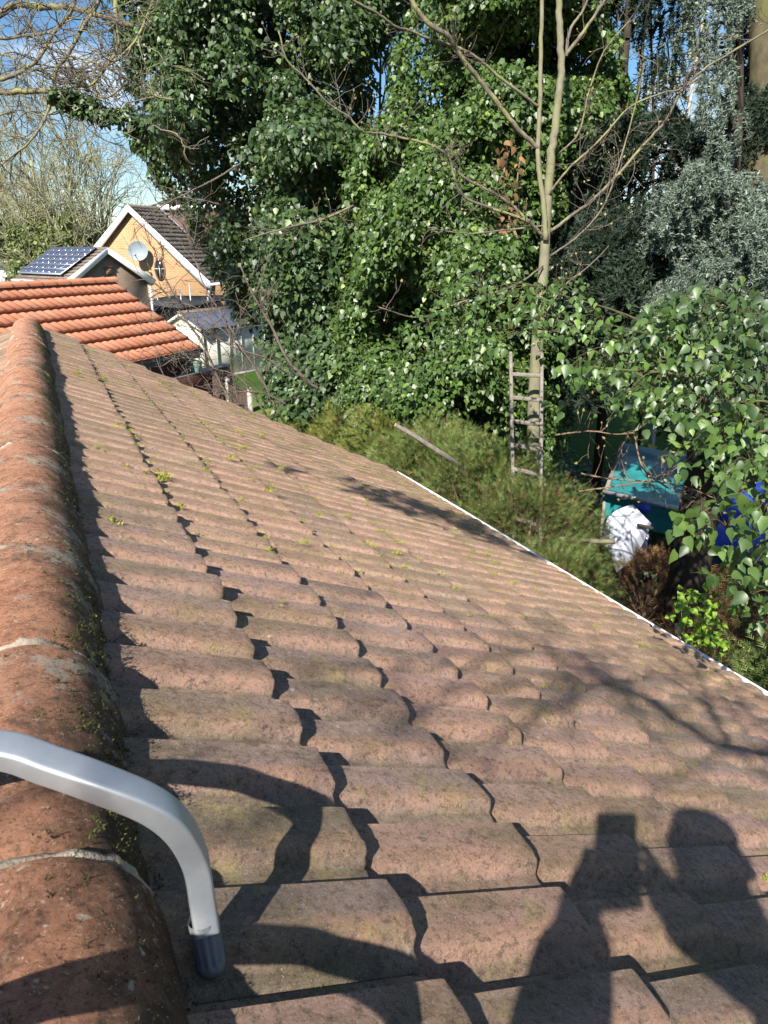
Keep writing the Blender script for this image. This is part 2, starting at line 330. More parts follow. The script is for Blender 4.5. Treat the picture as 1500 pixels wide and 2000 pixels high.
leafmat('sunlit_frond', (0.060, 0.080, 0.022), (0.235, 0.265, 0.060), (0.40, 0.40, 0.10), rough=0.6, spec=0.25, trans=0.15)  # brighter copy of the conifer frond, sunlight put into its colour
leafmat('dead_frond', (0.055, 0.030, 0.016), (0.16, 0.095, 0.045), (0.36, 0.19, 0.085), rough=0.8, spec=0.15, trans=0.1, tr_col=(0.3, 0.15, 0.05), huevar=(0.20, 0.13, 0.065))
leafmat('cedar_needle', (0.045, 0.065, 0.048), (0.155, 0.200, 0.150), (0.30, 0.36, 0.30), rough=0.55, spec=0.3, trans=0.08, tr_col=(0.15, 0.22, 0.18), huevar=(0.17, 0.22, 0.16))
leafmat('dark_needle', (0.010, 0.018, 0.011), (0.030, 0.048, 0.028), rough=0.6, spec=0.25, trans=0.05)
leafmat('lime_leaf', (0.10, 0.20, 0.02), (0.26, 0.42, 0.04), rough=0.4, trans=0.4)
leafmat('far_ivy', (0.050, 0.075, 0.022), (0.15, 0.19, 0.055), (0.27, 0.30, 0.10), rough=0.5, trans=0.2)
leafmat('far_wood', (0.045, 0.042, 0.028), (0.12, 0.11, 0.062), rough=0.8, spec=0.2, trans=0.1)
leafmat('roof_moss', (0.09, 0.13, 0.015), (0.28, 0.32, 0.04), (0.44, 0.42, 0.07), rough=0.8, spec=0.1, trans=0.2, huevar=(0.45, 0.42, 0.08))
leafmat('dark_moss', (0.018, 0.024, 0.008), (0.075, 0.088, 0.022), (0.20, 0.24, 0.03), rough=0.9, spec=0.1, trans=0.1)
leafmat('bud', (0.16, 0.14, 0.06), (0.34, 0.31, 0.12), rough=0.5, trans=0.1)

def boarded():
    m = Mat('boarded_paint', 0.7, 0.2); X = m.xyz(); z = m.math('FRACT', m.math('MULTIPLY', X[2], 1/0.125)); n = m.noise(4, 5)
    m.col(m.mix(m.ramp(z, [(0.0, 0.75), (0.07, 0.0), (0.95, 0.0), (1.0, 0.75)]), m.ramp(n, [(0.3, (0.50, 0.49, 0.44)), (0.7, (0.60, 0.59, 0.53))]), (0.22, 0.215, 0.19))); M['boards'] = m.m
boarded()

# ------------------------------------------------------------------ ground
def ground_mat():
    m = Mat('ground', 0.95, 0.1); X = m.xyz()
    n = m.noise(0.8, 8, 0.7); g = m.noise(18, 8, 0.8)
    soil = m.ramp(g, [(0.3, (0.030, 0.020, 0.012)), (0.55, (0.085, 0.058, 0.035)), (0.72, (0.17, 0.12, 0.07))])
    grass = m.ramp(g, [(0.3, (0.020, 0.048, 0.008)), (0.7, (0.085, 0.155, 0.022))])
    d = m.math('ADD', m.math('ADD', X[0], m.math('MULTIPLY', X[1], 0.55)), m.math('MULTIPLY', n, 2.5))
    c = m.mix(m.ramp(m.math('MULTIPLY', d, 0.05, True), [(0.72, 0.0), (0.80, 1.0)]), soil, grass)
    m.col(c); m.bump(g, 1.0, 0.05); M['ground'] = m.m
ground_mat()
g = MB(); n = 61; gx = np.concatenate([[-600, -200, -60], np.linspace(-15, 45, n), [90, 250, 700]]); gy = np.concatenate([[-400, -100, -30], np.linspace(-8, 62, n), [110, 300, 900]])
XX, YY = np.meshgrid(gx, gy, indexing='ij'); ZZ = np.zeros_like(XX)
for i in range(len(gx)):
    for j in range(len(gy)):
        ZZ[i, j] = 0.10*noise.noise(Vector((XX[i, j]*0.3, YY[i, j]*0.3, 0))) if abs(XX[i, j]) < 60 and YY[i, j] < 90 else 0
a, b = np.meshgrid(np.arange(len(gx)-1), np.arange(len(gy)-1), indexing='ij'); ny = len(gy)
g.addarr(np.stack([XX, YY, ZZ], -1).reshape(-1, 3), np.stack([a*ny+b, (a+1)*ny+b, (a+1)*ny+b+1, a*ny+b+1], -1).reshape(-1, 4), np.full(XX.size, 0.5))
tag(g.build('ground', M['ground'], smooth=True), kind='structure')

# ------------------------------------------------------------------ the mossy roof we look along
RA = R_(27.0); GAUGE = 0.333; L0 = 0.29; PER = 0.1475; EAVE_L = L0 + 11*GAUGE; YEND = 7.40; YBEG = -3.0
def profile(u):                                                # one roll, u 0..1 towards +Y, 0 = the far edge of the roll before
    u = np.mod(u, 1.0)
    s = lambda t: t*t*(3-2*t)
    r = np.where(u < 0.06, 1-s(u/0.06), np.where(u < 0.34, 0.0, np.where(u < 0.47, 0.84*s((u-0.34)/0.13), np.where(u < 0.55, 0.84+0.10*np.sin((u-0.47)/0.08*math.pi/2), 0.94+0.06*np.sin((u-0.55)/0.45*math.pi)))))
    return r
def roof_pt(L, Y, h, side=1):
    return np.stack([side*(0.135 + L*math.cos(RA) + h*math.sin(RA)), Y + 0*L, ZR - L*math.sin(RA) + h*math.cos(RA)], -1)
def tiles(side, ybeg, yend, nu, detail):
    mb = MB(); W = 2*PER; k0 = int(math.floor((ybeg-0.80)/W)); k1 = int(math.ceil((yend-0.80)/W))
    uo = np.array([0.0, .02, .04, .065, .12, .22, .30, .34, .37, .405, .44, .465, .49, .52, .56, .66, .76, .86, .95])
    for k in range(k0, k1):
        ys = 0.80 + k*W + 0.20*PER                            # seam sits in the pan
        if ys > yend-0.02: continue
        us = np.unique(np.concatenate([[0.0], (np.concatenate([uo, 1+uo, 2+uo])-0.20), [2.0]])); us = us[(us >= 0) & (us <= 2.0)]
        if not detail: us = us[::2] if us[::2][-1] == 2.0 else np.append(us[::2], 2.0)
        colj = rng.normal(0, 0.0015)
        for i in range(12):
            Lf = L0 + i*GAUGE + rng.normal(0, 0.0035) + colj; skew = rng.normal(0, 0.006)
            hj = abs(rng.normal(0, 0.0022)); hs = rng.normal(0, 0.002); tone = rng.random()
            Lb = Lf - GAUGE - 0.055
            if i == 0: Lb = -0.06
            Ls = np.array([Lb, Lb+0.35*(Lf-Lb), Lb+0.7*(Lf-Lb), Lf-0.05, Lf-0.022, Lf-0.007, Lf-0.0015, Lf, Lf-0.004, Lf-0.03])
            hh = np.array([0, 0, 0, 0, 0, -0.0006, -0.0022, -0.0055, -0.030, -0.031])
            U, LL = np.meshgrid(us, Ls, indexing='ij'); HH = np.broadcast_to(hh, U.shape)
            frac = 1-(Lf-LL)/GAUGE
            amp = 0.0255 if ys < 1.95 else 0.0155
            h = 0.034*frac + HH + hj + hs*(U-1) + amp*profile(U+0.20)
            h = h - 0.006*np.exp(-(U/0.03)**2) + 0.0036*np.exp(-((U-1.95)/0.05)**2)
            LJ = LL + skew*(U-1)*(frac) + (0.0016*np.sin(U*9+k*3+i*5)+rng.normal(0, 0.0012, (len(us), 1)))*(frac > 0.8)
            if i == 11: LJ = LJ + 0.0
            Y = ys + U*PER*0.992
            V = roof_pt(LJ, Y, h, side)
            nn = len(Ls); a, b = np.meshgrid(np.arange(len(us)-1), np.arange(nn-1), indexing='ij')
            q = np.stack([a*nn+b, a*nn+b+1, (a+1)*nn+b+1, (a+1)*nn+b], -1).reshape(-1, 4)
            if side < 0: q = q[:, ::-1]
            mb.addarr(V.reshape(-1, 3), q, np.full(V.shape[0]*V.shape[1], tone))
            for uu in (0, len(us)-1):                          # side skirts give the seam a thickness
                e = V[uu, :8]; e2 = e + np.array([-0.006*side*0, 0, -0.016])
                mb.addarr(np.concatenate([e, e2]), np.array([[j, j+1, j+9, j+8] for j in range(7)]), np.full(16, tone))
    return mb
house = empty('bungalow', (1.7, 2.0, 0))
house.location = (0, 0, 0)
tag(house, 'near house with mossy brown double-roll tiled roof and round terracotta ridge', 'house')
roof = tiles(1, YBEG, YEND, 26, True).build('roof', M['tile'], house, smooth=True, sharp=50)
tiles(-1, YBEG, YEND, 14, False).build('roof', M['tile'], house, smooth=True, sharp=50)
# verge of mortar at the far gable
v = MB(); ls = np.linspace(0, EAVE_L-0.01, 46)
for sd in (1, -1):
    P = np.concatenate([roof_pt(ls, np.full(46, YEND+0.012), np.full(46, -0.02)+rng.normal(0, 0.003, 46), sd)])
    v.tube(P, 0.024+rng.normal(0, 0.002, 46), 7)
v.build('mortar_verge', M['mortar'], roof, smooth=True)
# ridge tiles, each a half round barrel with a mortar joint
yj = [0.637+0.447*i for i in range(-8, 16)]
NA = 37
for i in range(len(yj)-1):
    y0, y1 = yj[i], min(yj[i+1], YEND+0.02)
    if y0 > YEND: break
    dz = rng.normal(0, 0.002); dx = rng.normal(0, 0.002); tw = rng.normal(0, 0.006); tone = rng.random(); tilt = rng.normal(0, 0.005)
    ns = 22; ss = np.linspace(0, 1, ns); an = np.linspace(-0.12, math.pi+0.12, NA)
    S, A = np.meshgrid(ss, an, indexing='ij')
    edge = np.exp(-((1-S)/0.03)**2)*0.004
    Rr = 0.130 + 0.003*S - edge - np.exp(-(S/0.02)**2)*0.004
    V = np.stack([dx+(S-0.5)*tw*2+np.cos(A)*Rr*1.02, y0+0.006+S*(y1-y0-0.012), ZR-0.004+dz+(S-0.5)*tilt+np.sin(A)*Rr*1.17], -1)
    for a_ in range(ns):
        for b_ in range(NA):
            p = V[a_, b_]; nn_ = np.array([math.cos(an[b_]), 0, math.sin(an[b_])])
            q = 0.0030*noise.noise(Vector(p*7)) + 0.0022*noise.noise(Vector(p*38)); V[a_, b_] = p + nn_*q
    mb = MB(); a, b = np.meshgrid(np.arange(ns-1), np.arange(NA-1), indexing='ij')
    mb.addarr(V.reshape(-1, 3), np.stack([a*NA+b, a*NA+b+1, (a+1)*NA+b+1, (a+1)*NA+b], -1).reshape(-1, 4)[:, ::-1], np.full(ns*NA, tone))
    Vi = V.copy(); cx_ = np.array([0, 0, ZR-0.004])
    inner = (V[-1]-np.array([0, 0, ZR]))*np.array([0.88, 1, 0.88])+np.array([0, 0, ZR])
    mb.addarr(np.concatenate([V[-1], inner]), np.array([[j, j+1, NA+j+1, NA+j] for j in range(NA-1)]), np.full(2*NA, tone))
    inner = (V[0]-np.array([0, 0, ZR]))*np.array([0.88, 1, 0.88])+np.array([0, 0, ZR])
    mb.addarr(np.concatenate([V[0], inner]), np.array([[j, NA+j, NA+j+1, j+1] for j in range(NA-1)]), np.full(2*NA, tone))
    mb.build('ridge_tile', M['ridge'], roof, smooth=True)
mo = MB()
for y in yj[:-1]:
    if y > YEND-0.1: break
    an = np.linspace(-0.05, math.pi+0.05, 41); rr = 0.1225+rng.normal(0, 0.0012, 41)+0.0015*np.sin(an*5+y*7)
    P = np.stack([np.cos(an)*rr*1.02, y+0.006*np.sin(an*3+y*9)+rng.normal(0, 0.0012, 41), ZR-0.004+np.sin(an)*rr*1.17], -1)
    mo.tube(P, (0.0095 if y < 1.4 else 0.0072)+rng.normal(0, 0.0018, 41), 7)
mo.build('mortar_joint', M['joint_mortar'], roof, smooth=True)
mo = MB()
for sd in (1, -1):
    ys = np.arange(YBEG, YEND, 0.02); n = len(ys)
    hp = profile((ys-0.80)/PER)*0.027
    P = np.stack([sd*(0.1385+0.003*np.array([noise.noise(Vector((0, y*6, 0))) for y in ys])), ys, ZR-0.008+hp*0.5+rng.normal(0, 0.0012, n)], -1)
    mo.tube(P, 0.0105+rng.normal(0, 0.0012, n), 7)
mo.build('mortar_bedding', M['mortar'], roof, smooth=True)
# gable end and walls
w = MB(); ex, ez = 3.35, ZR - 3.60*math.tan(RA) - 0.02
w.prism([(-ex, YBEG+0.1, 0), (ex, YBEG+0.1, 0), (ex, YBEG+0.1, ez+0.02), (0, YBEG+0.1, ZR-0.12), (-ex, YBEG+0.1, ez+0.02)], (0, YEND-YBEG-0.2, 0))
w.build('wall', M['red_brick'], house)
# gutter: half round white channel, brackets, fascia
gx0 = 0.135 + EAVE_L*math.cos(RA); gz0 = ZR - EAVE_L*math.sin(RA)
for sd in (1, -1):
    gu = MB(); an = np.linspace(math.pi, 2*math.pi, 15); cx_, cz_ = gx0+0.030, gz0+0.004
    prof = [(cx_+0.058*math.cos(a), cz_+0.055*math.sin(a)) for a in an] + [(cx_+0.066, cz_+0.004), (cx_+0.066, cz_-0.008)] + [(cx_+0.061*math.cos(a), cz_-0.003+0.058*math.sin(a)) for a in an[::-1]]
    ys = np.linspace(YBEG, YEND+0.03, 30); n = len(prof)
    V = np.array([[(sd*x, y, z+0.004*math.sin(y*1.3)) for x, z in prof] for y in ys]).reshape(-1, 3)
    a, b = np.meshgrid(np.arange(len(ys)-1), np.arange(n), indexing='ij')
    gu.addarr(V, np.stack([a*n+b, a*n+(b+1) % n, (a+1)*n+(b+1) % n, (a+1)*n+b], -1).reshape(-1, 4), np.full(len(V), .5))
    for y in np.arange(YBEG+0.3, YEND, 0.9): gu.box((min(sd*(cx_-0.06), sd*(cx_+0.072)), y-0.014, cz_-0.066), (max(sd*(cx_-0.06), sd*(cx_+0.072)), y+0.014, cz_-0.058))
    gu.build('gutter', M['white_plastic'], house)
    fa = MB(); fa.box((min(sd*(gx0-0.05), sd*(gx0-0.03)), YBEG, gz0-0.22), (max(sd*(gx0-0.05), sd*(gx0-0.03)), YEND, gz0-0.02)); fa.build('fascia', M['white_paint'], house)
# pale comb filler tabs showing between the last tiles and the gutter
fl = MB()
for k in range(int((YEND-YBEG)/PER)):
    y = 0.80 + PER*(k-26)
    if y < YBEG or y > YEND-0.1: continue
    d = 0.030+0.018*rng.random()
    p = roof_pt(np.array([EAVE_L-0.03, EAVE_L-0.03, EAVE_L+d]), np.array([y+0.005, y+0.075, y+0.025+0.02*rng.random()]), np.array([0.001, 0.001, -0.004]))
    fl.prism(p, (0, 0, 0.003))
fl.build('eaves_comb', M['white_plastic'], house)

# moss growing on the tiles: tufts nobody could count
def tuft(mb, P, nrm_, size, n, tonelo=0.2, tonehi=1.0, up=0.7, ll=1.0):
    P = np.asarray(P); c = np.repeat(P[None], n, 0) + rng.normal(0, size*0.5, (n, 3))*np.array([1, 1, 0.25])
    d = nrm(nrm_*up + rng.normal(0, 0.55, (n, 3))); s = nrm(np.cross(d, rng.normal(0, 1, (n, 3))))
    l = size*rng.uniform(0.25, 0.7, (n, 1))*ll; wd = l*0.28
    V = np.stack([c-s*wd, c+s*wd, c+d*l], 1).reshape(-1, 3)
    mb.addarr(V, np.arange(3*n).reshape(-1, 3), np.repeat(rng.uniform(tonelo, tonehi, n), 3))
rn = np.array([math.sin(RA), 0, math.cos(RA)])
mm = MB()
for i in range(2600):
    k = rng.integers(0, 12)
    Y = 0.5 + 6.7*rng.random()**0.75; L = L0 + k*GAUGE + rng.uniform(-0.02, 0.05) if rng.random() < 0.6 else rng.uniform(0.1, 3.7)
    if Y < 2.0 and rng.random() < 0.80: continue
    if noise.noise(Vector((Y*1.3, L*1.6, 4.0))) < rng.uniform(-.25, .2): continue
    kk = round((Y-0.80)/PER); Y = 0.80 + kk*PER + PER*rng.uniform(0.10, 0.38) if rng.random() < 0.7 else Y
    h = 0.034*(1-((L0+math.ceil((L-L0)/GAUGE)*GAUGE-L)/GAUGE)) + 0.027*float(profile(np.array([(Y-0.8)/PER]))[0])
    P = roof_pt(np.array([L]), np.array([Y]), np.array([h+0.006]))[0]
    sz = rng.uniform(0.006, 0.015)*(1.0 if Y < 2.5 else 1.3)
    for q in range(rng.integers(1, 4)): tuft(mm, P+np.array([rng.normal(0, 0.014), rng.normal(0, 0.011), 0]), rn, sz, 22)
for (px, py, s_) in [(205, 1022, .03), (222, 1030, .026), (255, 1035, .022), (312, 930, .028), (905, 850, .02), (1000, 1480, .032), (1008, 1465, .028), (1010, 1492, .028), (850, 1215, .026), (780, 1188, .02), (920, 1580, .015), (1330, 1600, .012), (510, 1050, .02), (700, 1165, .018)]:
    r = ray(px, py); t = -((CAM-np.array([0.135, 0, ZR+0.03]))@rn)/(r@rn)
    for q in range(5): tuft(mm, CAM+r*t+np.array([rng.normal(0, s_*.6), rng.normal(0, s_*.6), -.006]), rn, s_*0.8, 36)
tag(mm.build('moss_tufts', M['roof_moss']), 'yellow-green moss tufts scattered over the brown roof tiles', 'moss', kind='stuff')
mm = MB()
for i in range(3200):
    y = 0.35 + 6.8*rng.random()**1.2; cl = 0.5+0.5*noise.noise(Vector((3.1, y*2.6, 0)))
    if rng.random() > cl*1.25: continue
    a = R_(rng.normal(34, 20)); a = min(max(a, R_(2)), R_(110)); nn_ = np.array([math.cos(a), 0, math.sin(a)])
    P = np.array([0, y, ZR-0.004]) + np.array([nn_[0]*.133, 0, nn_[2]*.156])
    tuft(mm, P, nn_, rng.uniform(0.004, 0.0095), 12, 0.0, 0.6 if rng.random() < 0.85 else 1.0)
for i in range(1200):
    y = 0.35 + 7*rng.random(); P = np.array([0.140+rng.normal(0, 0.006), y, ZR+0.006])
    tuft(mm, P, np.array([0.6, 0, 0.8]), rng.uniform(0.003, 0.008), 8, 0.0, 0.5)
for i in range(1300):                                       # thin dark moss in the side laps
    k = rng.integers(-2, 22); c_ = rng.integers(0, 12); Y = 0.80 + k*2*PER + 0.2*PER + rng.normal(0, 0.002); L = rng.uniform(0.02, 3.8)
    h = 0.034*(1-((L0+math.ceil((L-L0)/GAUGE)*GAUGE-L)/GAUGE))
    tuft(mm, roof_pt(np.array([L]), np.array([Y]), np.array([h]))[0], rn, rng.uniform(0.002, 0.005), 6, 0.0, 0.9)
tag(mm.build('ridge_moss', M['dark_moss']), 'dark green moss crusting the side of the terracotta ridge', 'moss', kind='stuff')

# ------------------------------------------------------------------ neighbouring buildings
def l2(o, az, x, y, z):
    c, s = math.cos(az), math.sin(az); return np.array([o[0]+x*c+y*s, o[1]-x*s+y*c, z])
def pantile_slope(p0, u, dn, length, slope_len, per, gauge, amp, step, shape='pan', sub=8):
    """tiles in local coordinates: p0 ridge corner, u along the ridge, dn down the slope"""
    mb = MB(); u = nrm(np.array(u, float)); dn = nrm(np.array(dn, float)); nn_ = nrm(np.cross(u, dn)); nn_ = nn_ if nn_[2] > 0 else -nn_
    nc = int(math.ceil(slope_len/gauge)); m = int(length/per*sub)+1; xs = np.linspace(0, length, m)
    ph = np.mod(xs/per, 1)
    pr = (np.where(ph < 0.70, ph/0.70, (1-ph)/0.30)*1.4-.7) if shape == 'pan' else np.where(np.mod(xs/per, 1) < 0.06, -0.6, 0)
    for i in range(nc):
        lf = min((i+1)*gauge, slope_len); ls = np.array([i*gauge-0.03, lf, lf, lf-0.02]); hs = np.array([-.03, step, -0.012, -0.02])
        tn = rng.random(int(length/per)+2)
        off = 0.5*(i % 2)*per if shape != 'pan' else 0
        prr = pr if shape == 'pan' else np.where(np.mod((xs+off)/per, 1) < 0.06, -0.6, 0)
        V = p0 + xs[:, None, None]*u + (ls)[None, :, None]*dn + (hs[None, :]+amp*prr[:, None])[..., None]*nn_
        a, b = np.meshgrid(np.arange(m-1), np.arange(3), indexing='ij')
        mb.addarr(V.reshape(-1, 3), np.stack([a*4+b, a*4+b+1, (a+1)*4+b+1, (a+1)*4+b], -1).reshape(-1, 4), np.repeat(tn[(xs/per).astype(int)], 4))
    return mb
def tonemat(name, a, b, rough=0.75, spec=0.3, extra=None):
    m = Mat(name, rough, spec); c = m.ramp(m.attr(), [(0, a), (1, b)]); n = m.noise(2.0, 8, 0.7)
    c = m.mix(m.ramp(n, [(0.42, 0), (0.75, 0.55)]), c, extra or tuple(x*0.6 for x in a))
    m.col(c); m.bump(m.noise(60, 5, 0.7), 0.4, 0.004); M[name] = m.m
tonemat('orange_pantile', (0.58, 0.225, 0.125), (0.68, 0.300, 0.175), extra=(0.50, 0.22, 0.145))
tonemat('slate_grey_tile', (0.13, 0.105, 0.085), (0.21, 0.175, 0.145), extra=(0.10, 0.095, 0.065))
tonemat('brown_plain_tile', (0.115, 0.070, 0.055), (0.17, 0.11, 0.09))

# orange roofed garage: ridge end R, eaves end E, ridge azimuth
def garage():
    Rp = np.array([2.15, 22.25, 4.05]); Ep = np.array([3.99, 20.30, 2.35]); az = R_(46.6)
    o = empty('garage', (Rp[0], Rp[1], 0), az)                # local +Y along the ridge (far end = 0), local +X = down the near slope
    tag(o, 'garage with bright orange clay pantile roof and dark grey fascia', 'garage')
    run = float(np.dot(Ep[:2]-Rp[:2], [math.cos(az), -math.sin(az)])); drop = 1.70; LN = 13.0
    sl = math.hypot(run, drop); dn = np.array([run, 0, -drop])/sl
    r1 = pantile_slope(np.array([0.02, -LN, 4.05]), (0, 1, 0), dn, LN, sl+0.05, 0.245, sl/7, 0.015, 0.062, sub=10).build('roof', M['orange_pantile'], o)
    dn2 = dn*np.array([-1, 1, 1]); pantile_slope(np.array([-0.02, -LN, 4.05]), (0, 1, 0), dn2, LN, sl+0.05, 0.31, sl/7, 0.036, 0.085).build('roof', M['orange_pantile'], o)
    for k in range(29):
        rt = MB(); an = np.linspace(0, math.pi, 11); y1 = 0.03-k*0.45; y0 = y1-0.46
        pr = lambda rr, y: [(rr*math.cos(a), y, 4.045+rr*math.sin(a)) for a in an]
        V = np.array(pr(0.125, y0)+pr(0.135, y1)+pr(0.150, y1)+pr(0.150, y1-0.05)); n = 11
        q = [(j, j+1, n+j+1, n+j) for j in range(n-1)]+[(n+j, n+j+1, 2*n+j+1, 2*n+j) for j in range(n-1)]+[(2*n+j, 2*n+j+1, 3*n+j+1, 3*n+j) for j in range(n-1)]
        rt.addarr(V, np.array(q), np.full(len(V), rng.random())); rt.build('ridge_tile', M['orange_pantile'], r1, smooth=True, sharp=40)
    w_ = MB(); w_.prism([(-run+0.3, -0.12, 0), (run-0.3, -0.12, 0), (run-0.3, -0.12, 2.45), (0, -0.12, 3.88), (-run+0.3, -0.12, 2.45)], (0, -LN+0.2, 0)); w_.build('wall', M['red_brick'], o)
    f_ = MB(); f_.box((run-0.06, -LN, 2.10), (run-0.02, 0.02, 2.33)); f_.box((run-0.30, -LN, 2.08), (run-0.065, 0.0, 2.10)); f_.build('fascia', M['fascia_grey'], o)
    gt = MB(); P = np.array([[run+0.05, -LN, 2.27], [run+0.05, 0.04, 2.27]]); gt.tube(P, 0.05, 10); gt.build('gutter', M['fascia_grey'], o)
    b_ = MB(); 
    for s_ in (1, -1): b_.bar((0, 0.0, 3.99), (s_*run, 0.0, 2.30), 0.03, 0.14)
    b_.build('bargeboard', M['fascia_grey'], o)
garage()

# bungalow with the solar panels
def solar_house():
    az = R_(-24); G = np.array([2.8, 30.2])
    o = empty('bungalow', (G[0], G[1], 0), az); tag(o, 'small brown brick bungalow with white bargeboards and solar panels on its roof', 'bungalow')
    hw, ze, zr, LN = 1.72, 3.86, 4.93, 4.3; sl = math.hypot(hw, zr-ze)
    r = pantile_slope(np.array([0, 0, zr]), (0, 1, 0), (-hw, 0, ze-zr), LN, sl+0.12, 0.3, 0.22, 0.018, 0.03, sub=8).build('roof', M['slate_grey_tile'], o)
    pantile_slope(np.array([0, 0, zr]), (0, 1, 0), (hw, 0, ze-zr), LN, sl+0.12, 0.3, 0.22, 0.018, 0.03, sub=8).build('roof', M['slate_grey_tile'], o)
    rt = MB(); rt.tube([[0, 0.02, zr], [0, LN, zr]], 0.07, 10); rt.build('ridge', M['slate_grey_tile'], r, smooth=True)
    w_ = MB(); w_.prism([(-hw+.12, 0.16, 0), (hw-.12, 0.16, 0), (hw-.12, 0.16, ze+0.02), (0, 0.16, zr-0.06), (-hw+.12, 0.16, ze+.02)], (0, LN-.2, 0)); w_.build('wall', M['brown_brick'], o)
    for s_ in (1, -1):
        b_ = MB(); b_.prism([(0, -0.02, zr+0.05), (s_*(hw+.12), -0.02, ze-0.03), (s_*(hw+.12), -0.02, ze-0.23), (s_*(hw-.08), -0.02, ze-0.23), (0, -0.02, zr-0.17)], (0, 0.03, 0)); b_.build('bargeboard', M['white_paint'], o)
        g_ = MB(); g_.tube([[s_*(hw+.14), 0.0, ze-0.10], [s_*(hw+.14), LN, ze-0.10]], 0.055, 10); g_.box((min(s_*(hw+.06), s_*(hw+.08)), 0, ze-.28), (max(s_*(hw+.06), s_*(hw+.08)), LN, ze-.04)); g_.build('gutter', M['white_plastic'], o)
    d_ = MB(); d_.tube([[hw+.10, .10, ze-.12], [hw-.04, .10, ze-.35], [hw-.04, .10, 0]], 0.05, 9); d_.build('drainpipe', M['white_plastic'], o)
    v_ = MB(); v_.box((-.12, 0.10, 4.02), (.16, 0.16, 4.28)); v_.box((-.16, 0.08, 4.28), (.20, 0.16, 4.31)); vv = v_.build('wall_vent', M['chimney_brick'], o)
    wn_ = MB(); wn_.box((-hw+.08, .9, 2.7), (-hw+.11, 2.3, 3.6)); wn_.build('window', M['white_plastic'], o)
    # panels: glass cells in white grid on rails
    m = Mat('solar_cells', 0.12, 0.7); t = m.attr(); m.col(m.ramp(m.noise(8, 4), [(0.3, (0.055, 0.070, 0.130)), (0.7, (0.085, 0.110, 0.190))])); M['solar'] = m.m
    dn = np.array([-hw, 0, ze-zr])/sl; nn_ = nrm(np.array([ze-zr, 0, hw])*np.array([1, 1, 1])); nn_ = nn_ if nn_[2] > 0 else -nn_
    fr = MB(); y0, y1, l0, l1 = 0.62, 4.15, 0.06, sl-0.16
    P = lambda l, y, h: np.array([0, y, zr]) + dn*l + nn_*h
    ce = MB(); na, nb = 7, 6
    fr.prism([P(l0, y0, .09), P(l1, y0, .09), P(l1, y1, .09), P(l0, y1, .09)], nn_*0.035)
    for a in range(na):
        for b in range(nb):
            ya = y0+.03+(y1-y0-.06)*a/na; yb = y0+.03+(y1-y0-.06)*(a+1)/na-.035; la = l0+.03+(l1-l0-.06)*b/nb; lb = l0+.03+(l1-l0-.06)*(b+1)/nb-.025
            ce.prism([P(la, ya, .128), P(lb, ya, .128), P(lb, yb, .128), P(la, yb, .128)], nn_*0.004)
    fr.box((0, 0, 0), (0.001, 0.001, 0.001)); p_ = fr.build('solar_panel', M['galvanised'], r); ce.build('solar_cells', M['solar'], p_)
solar_house()

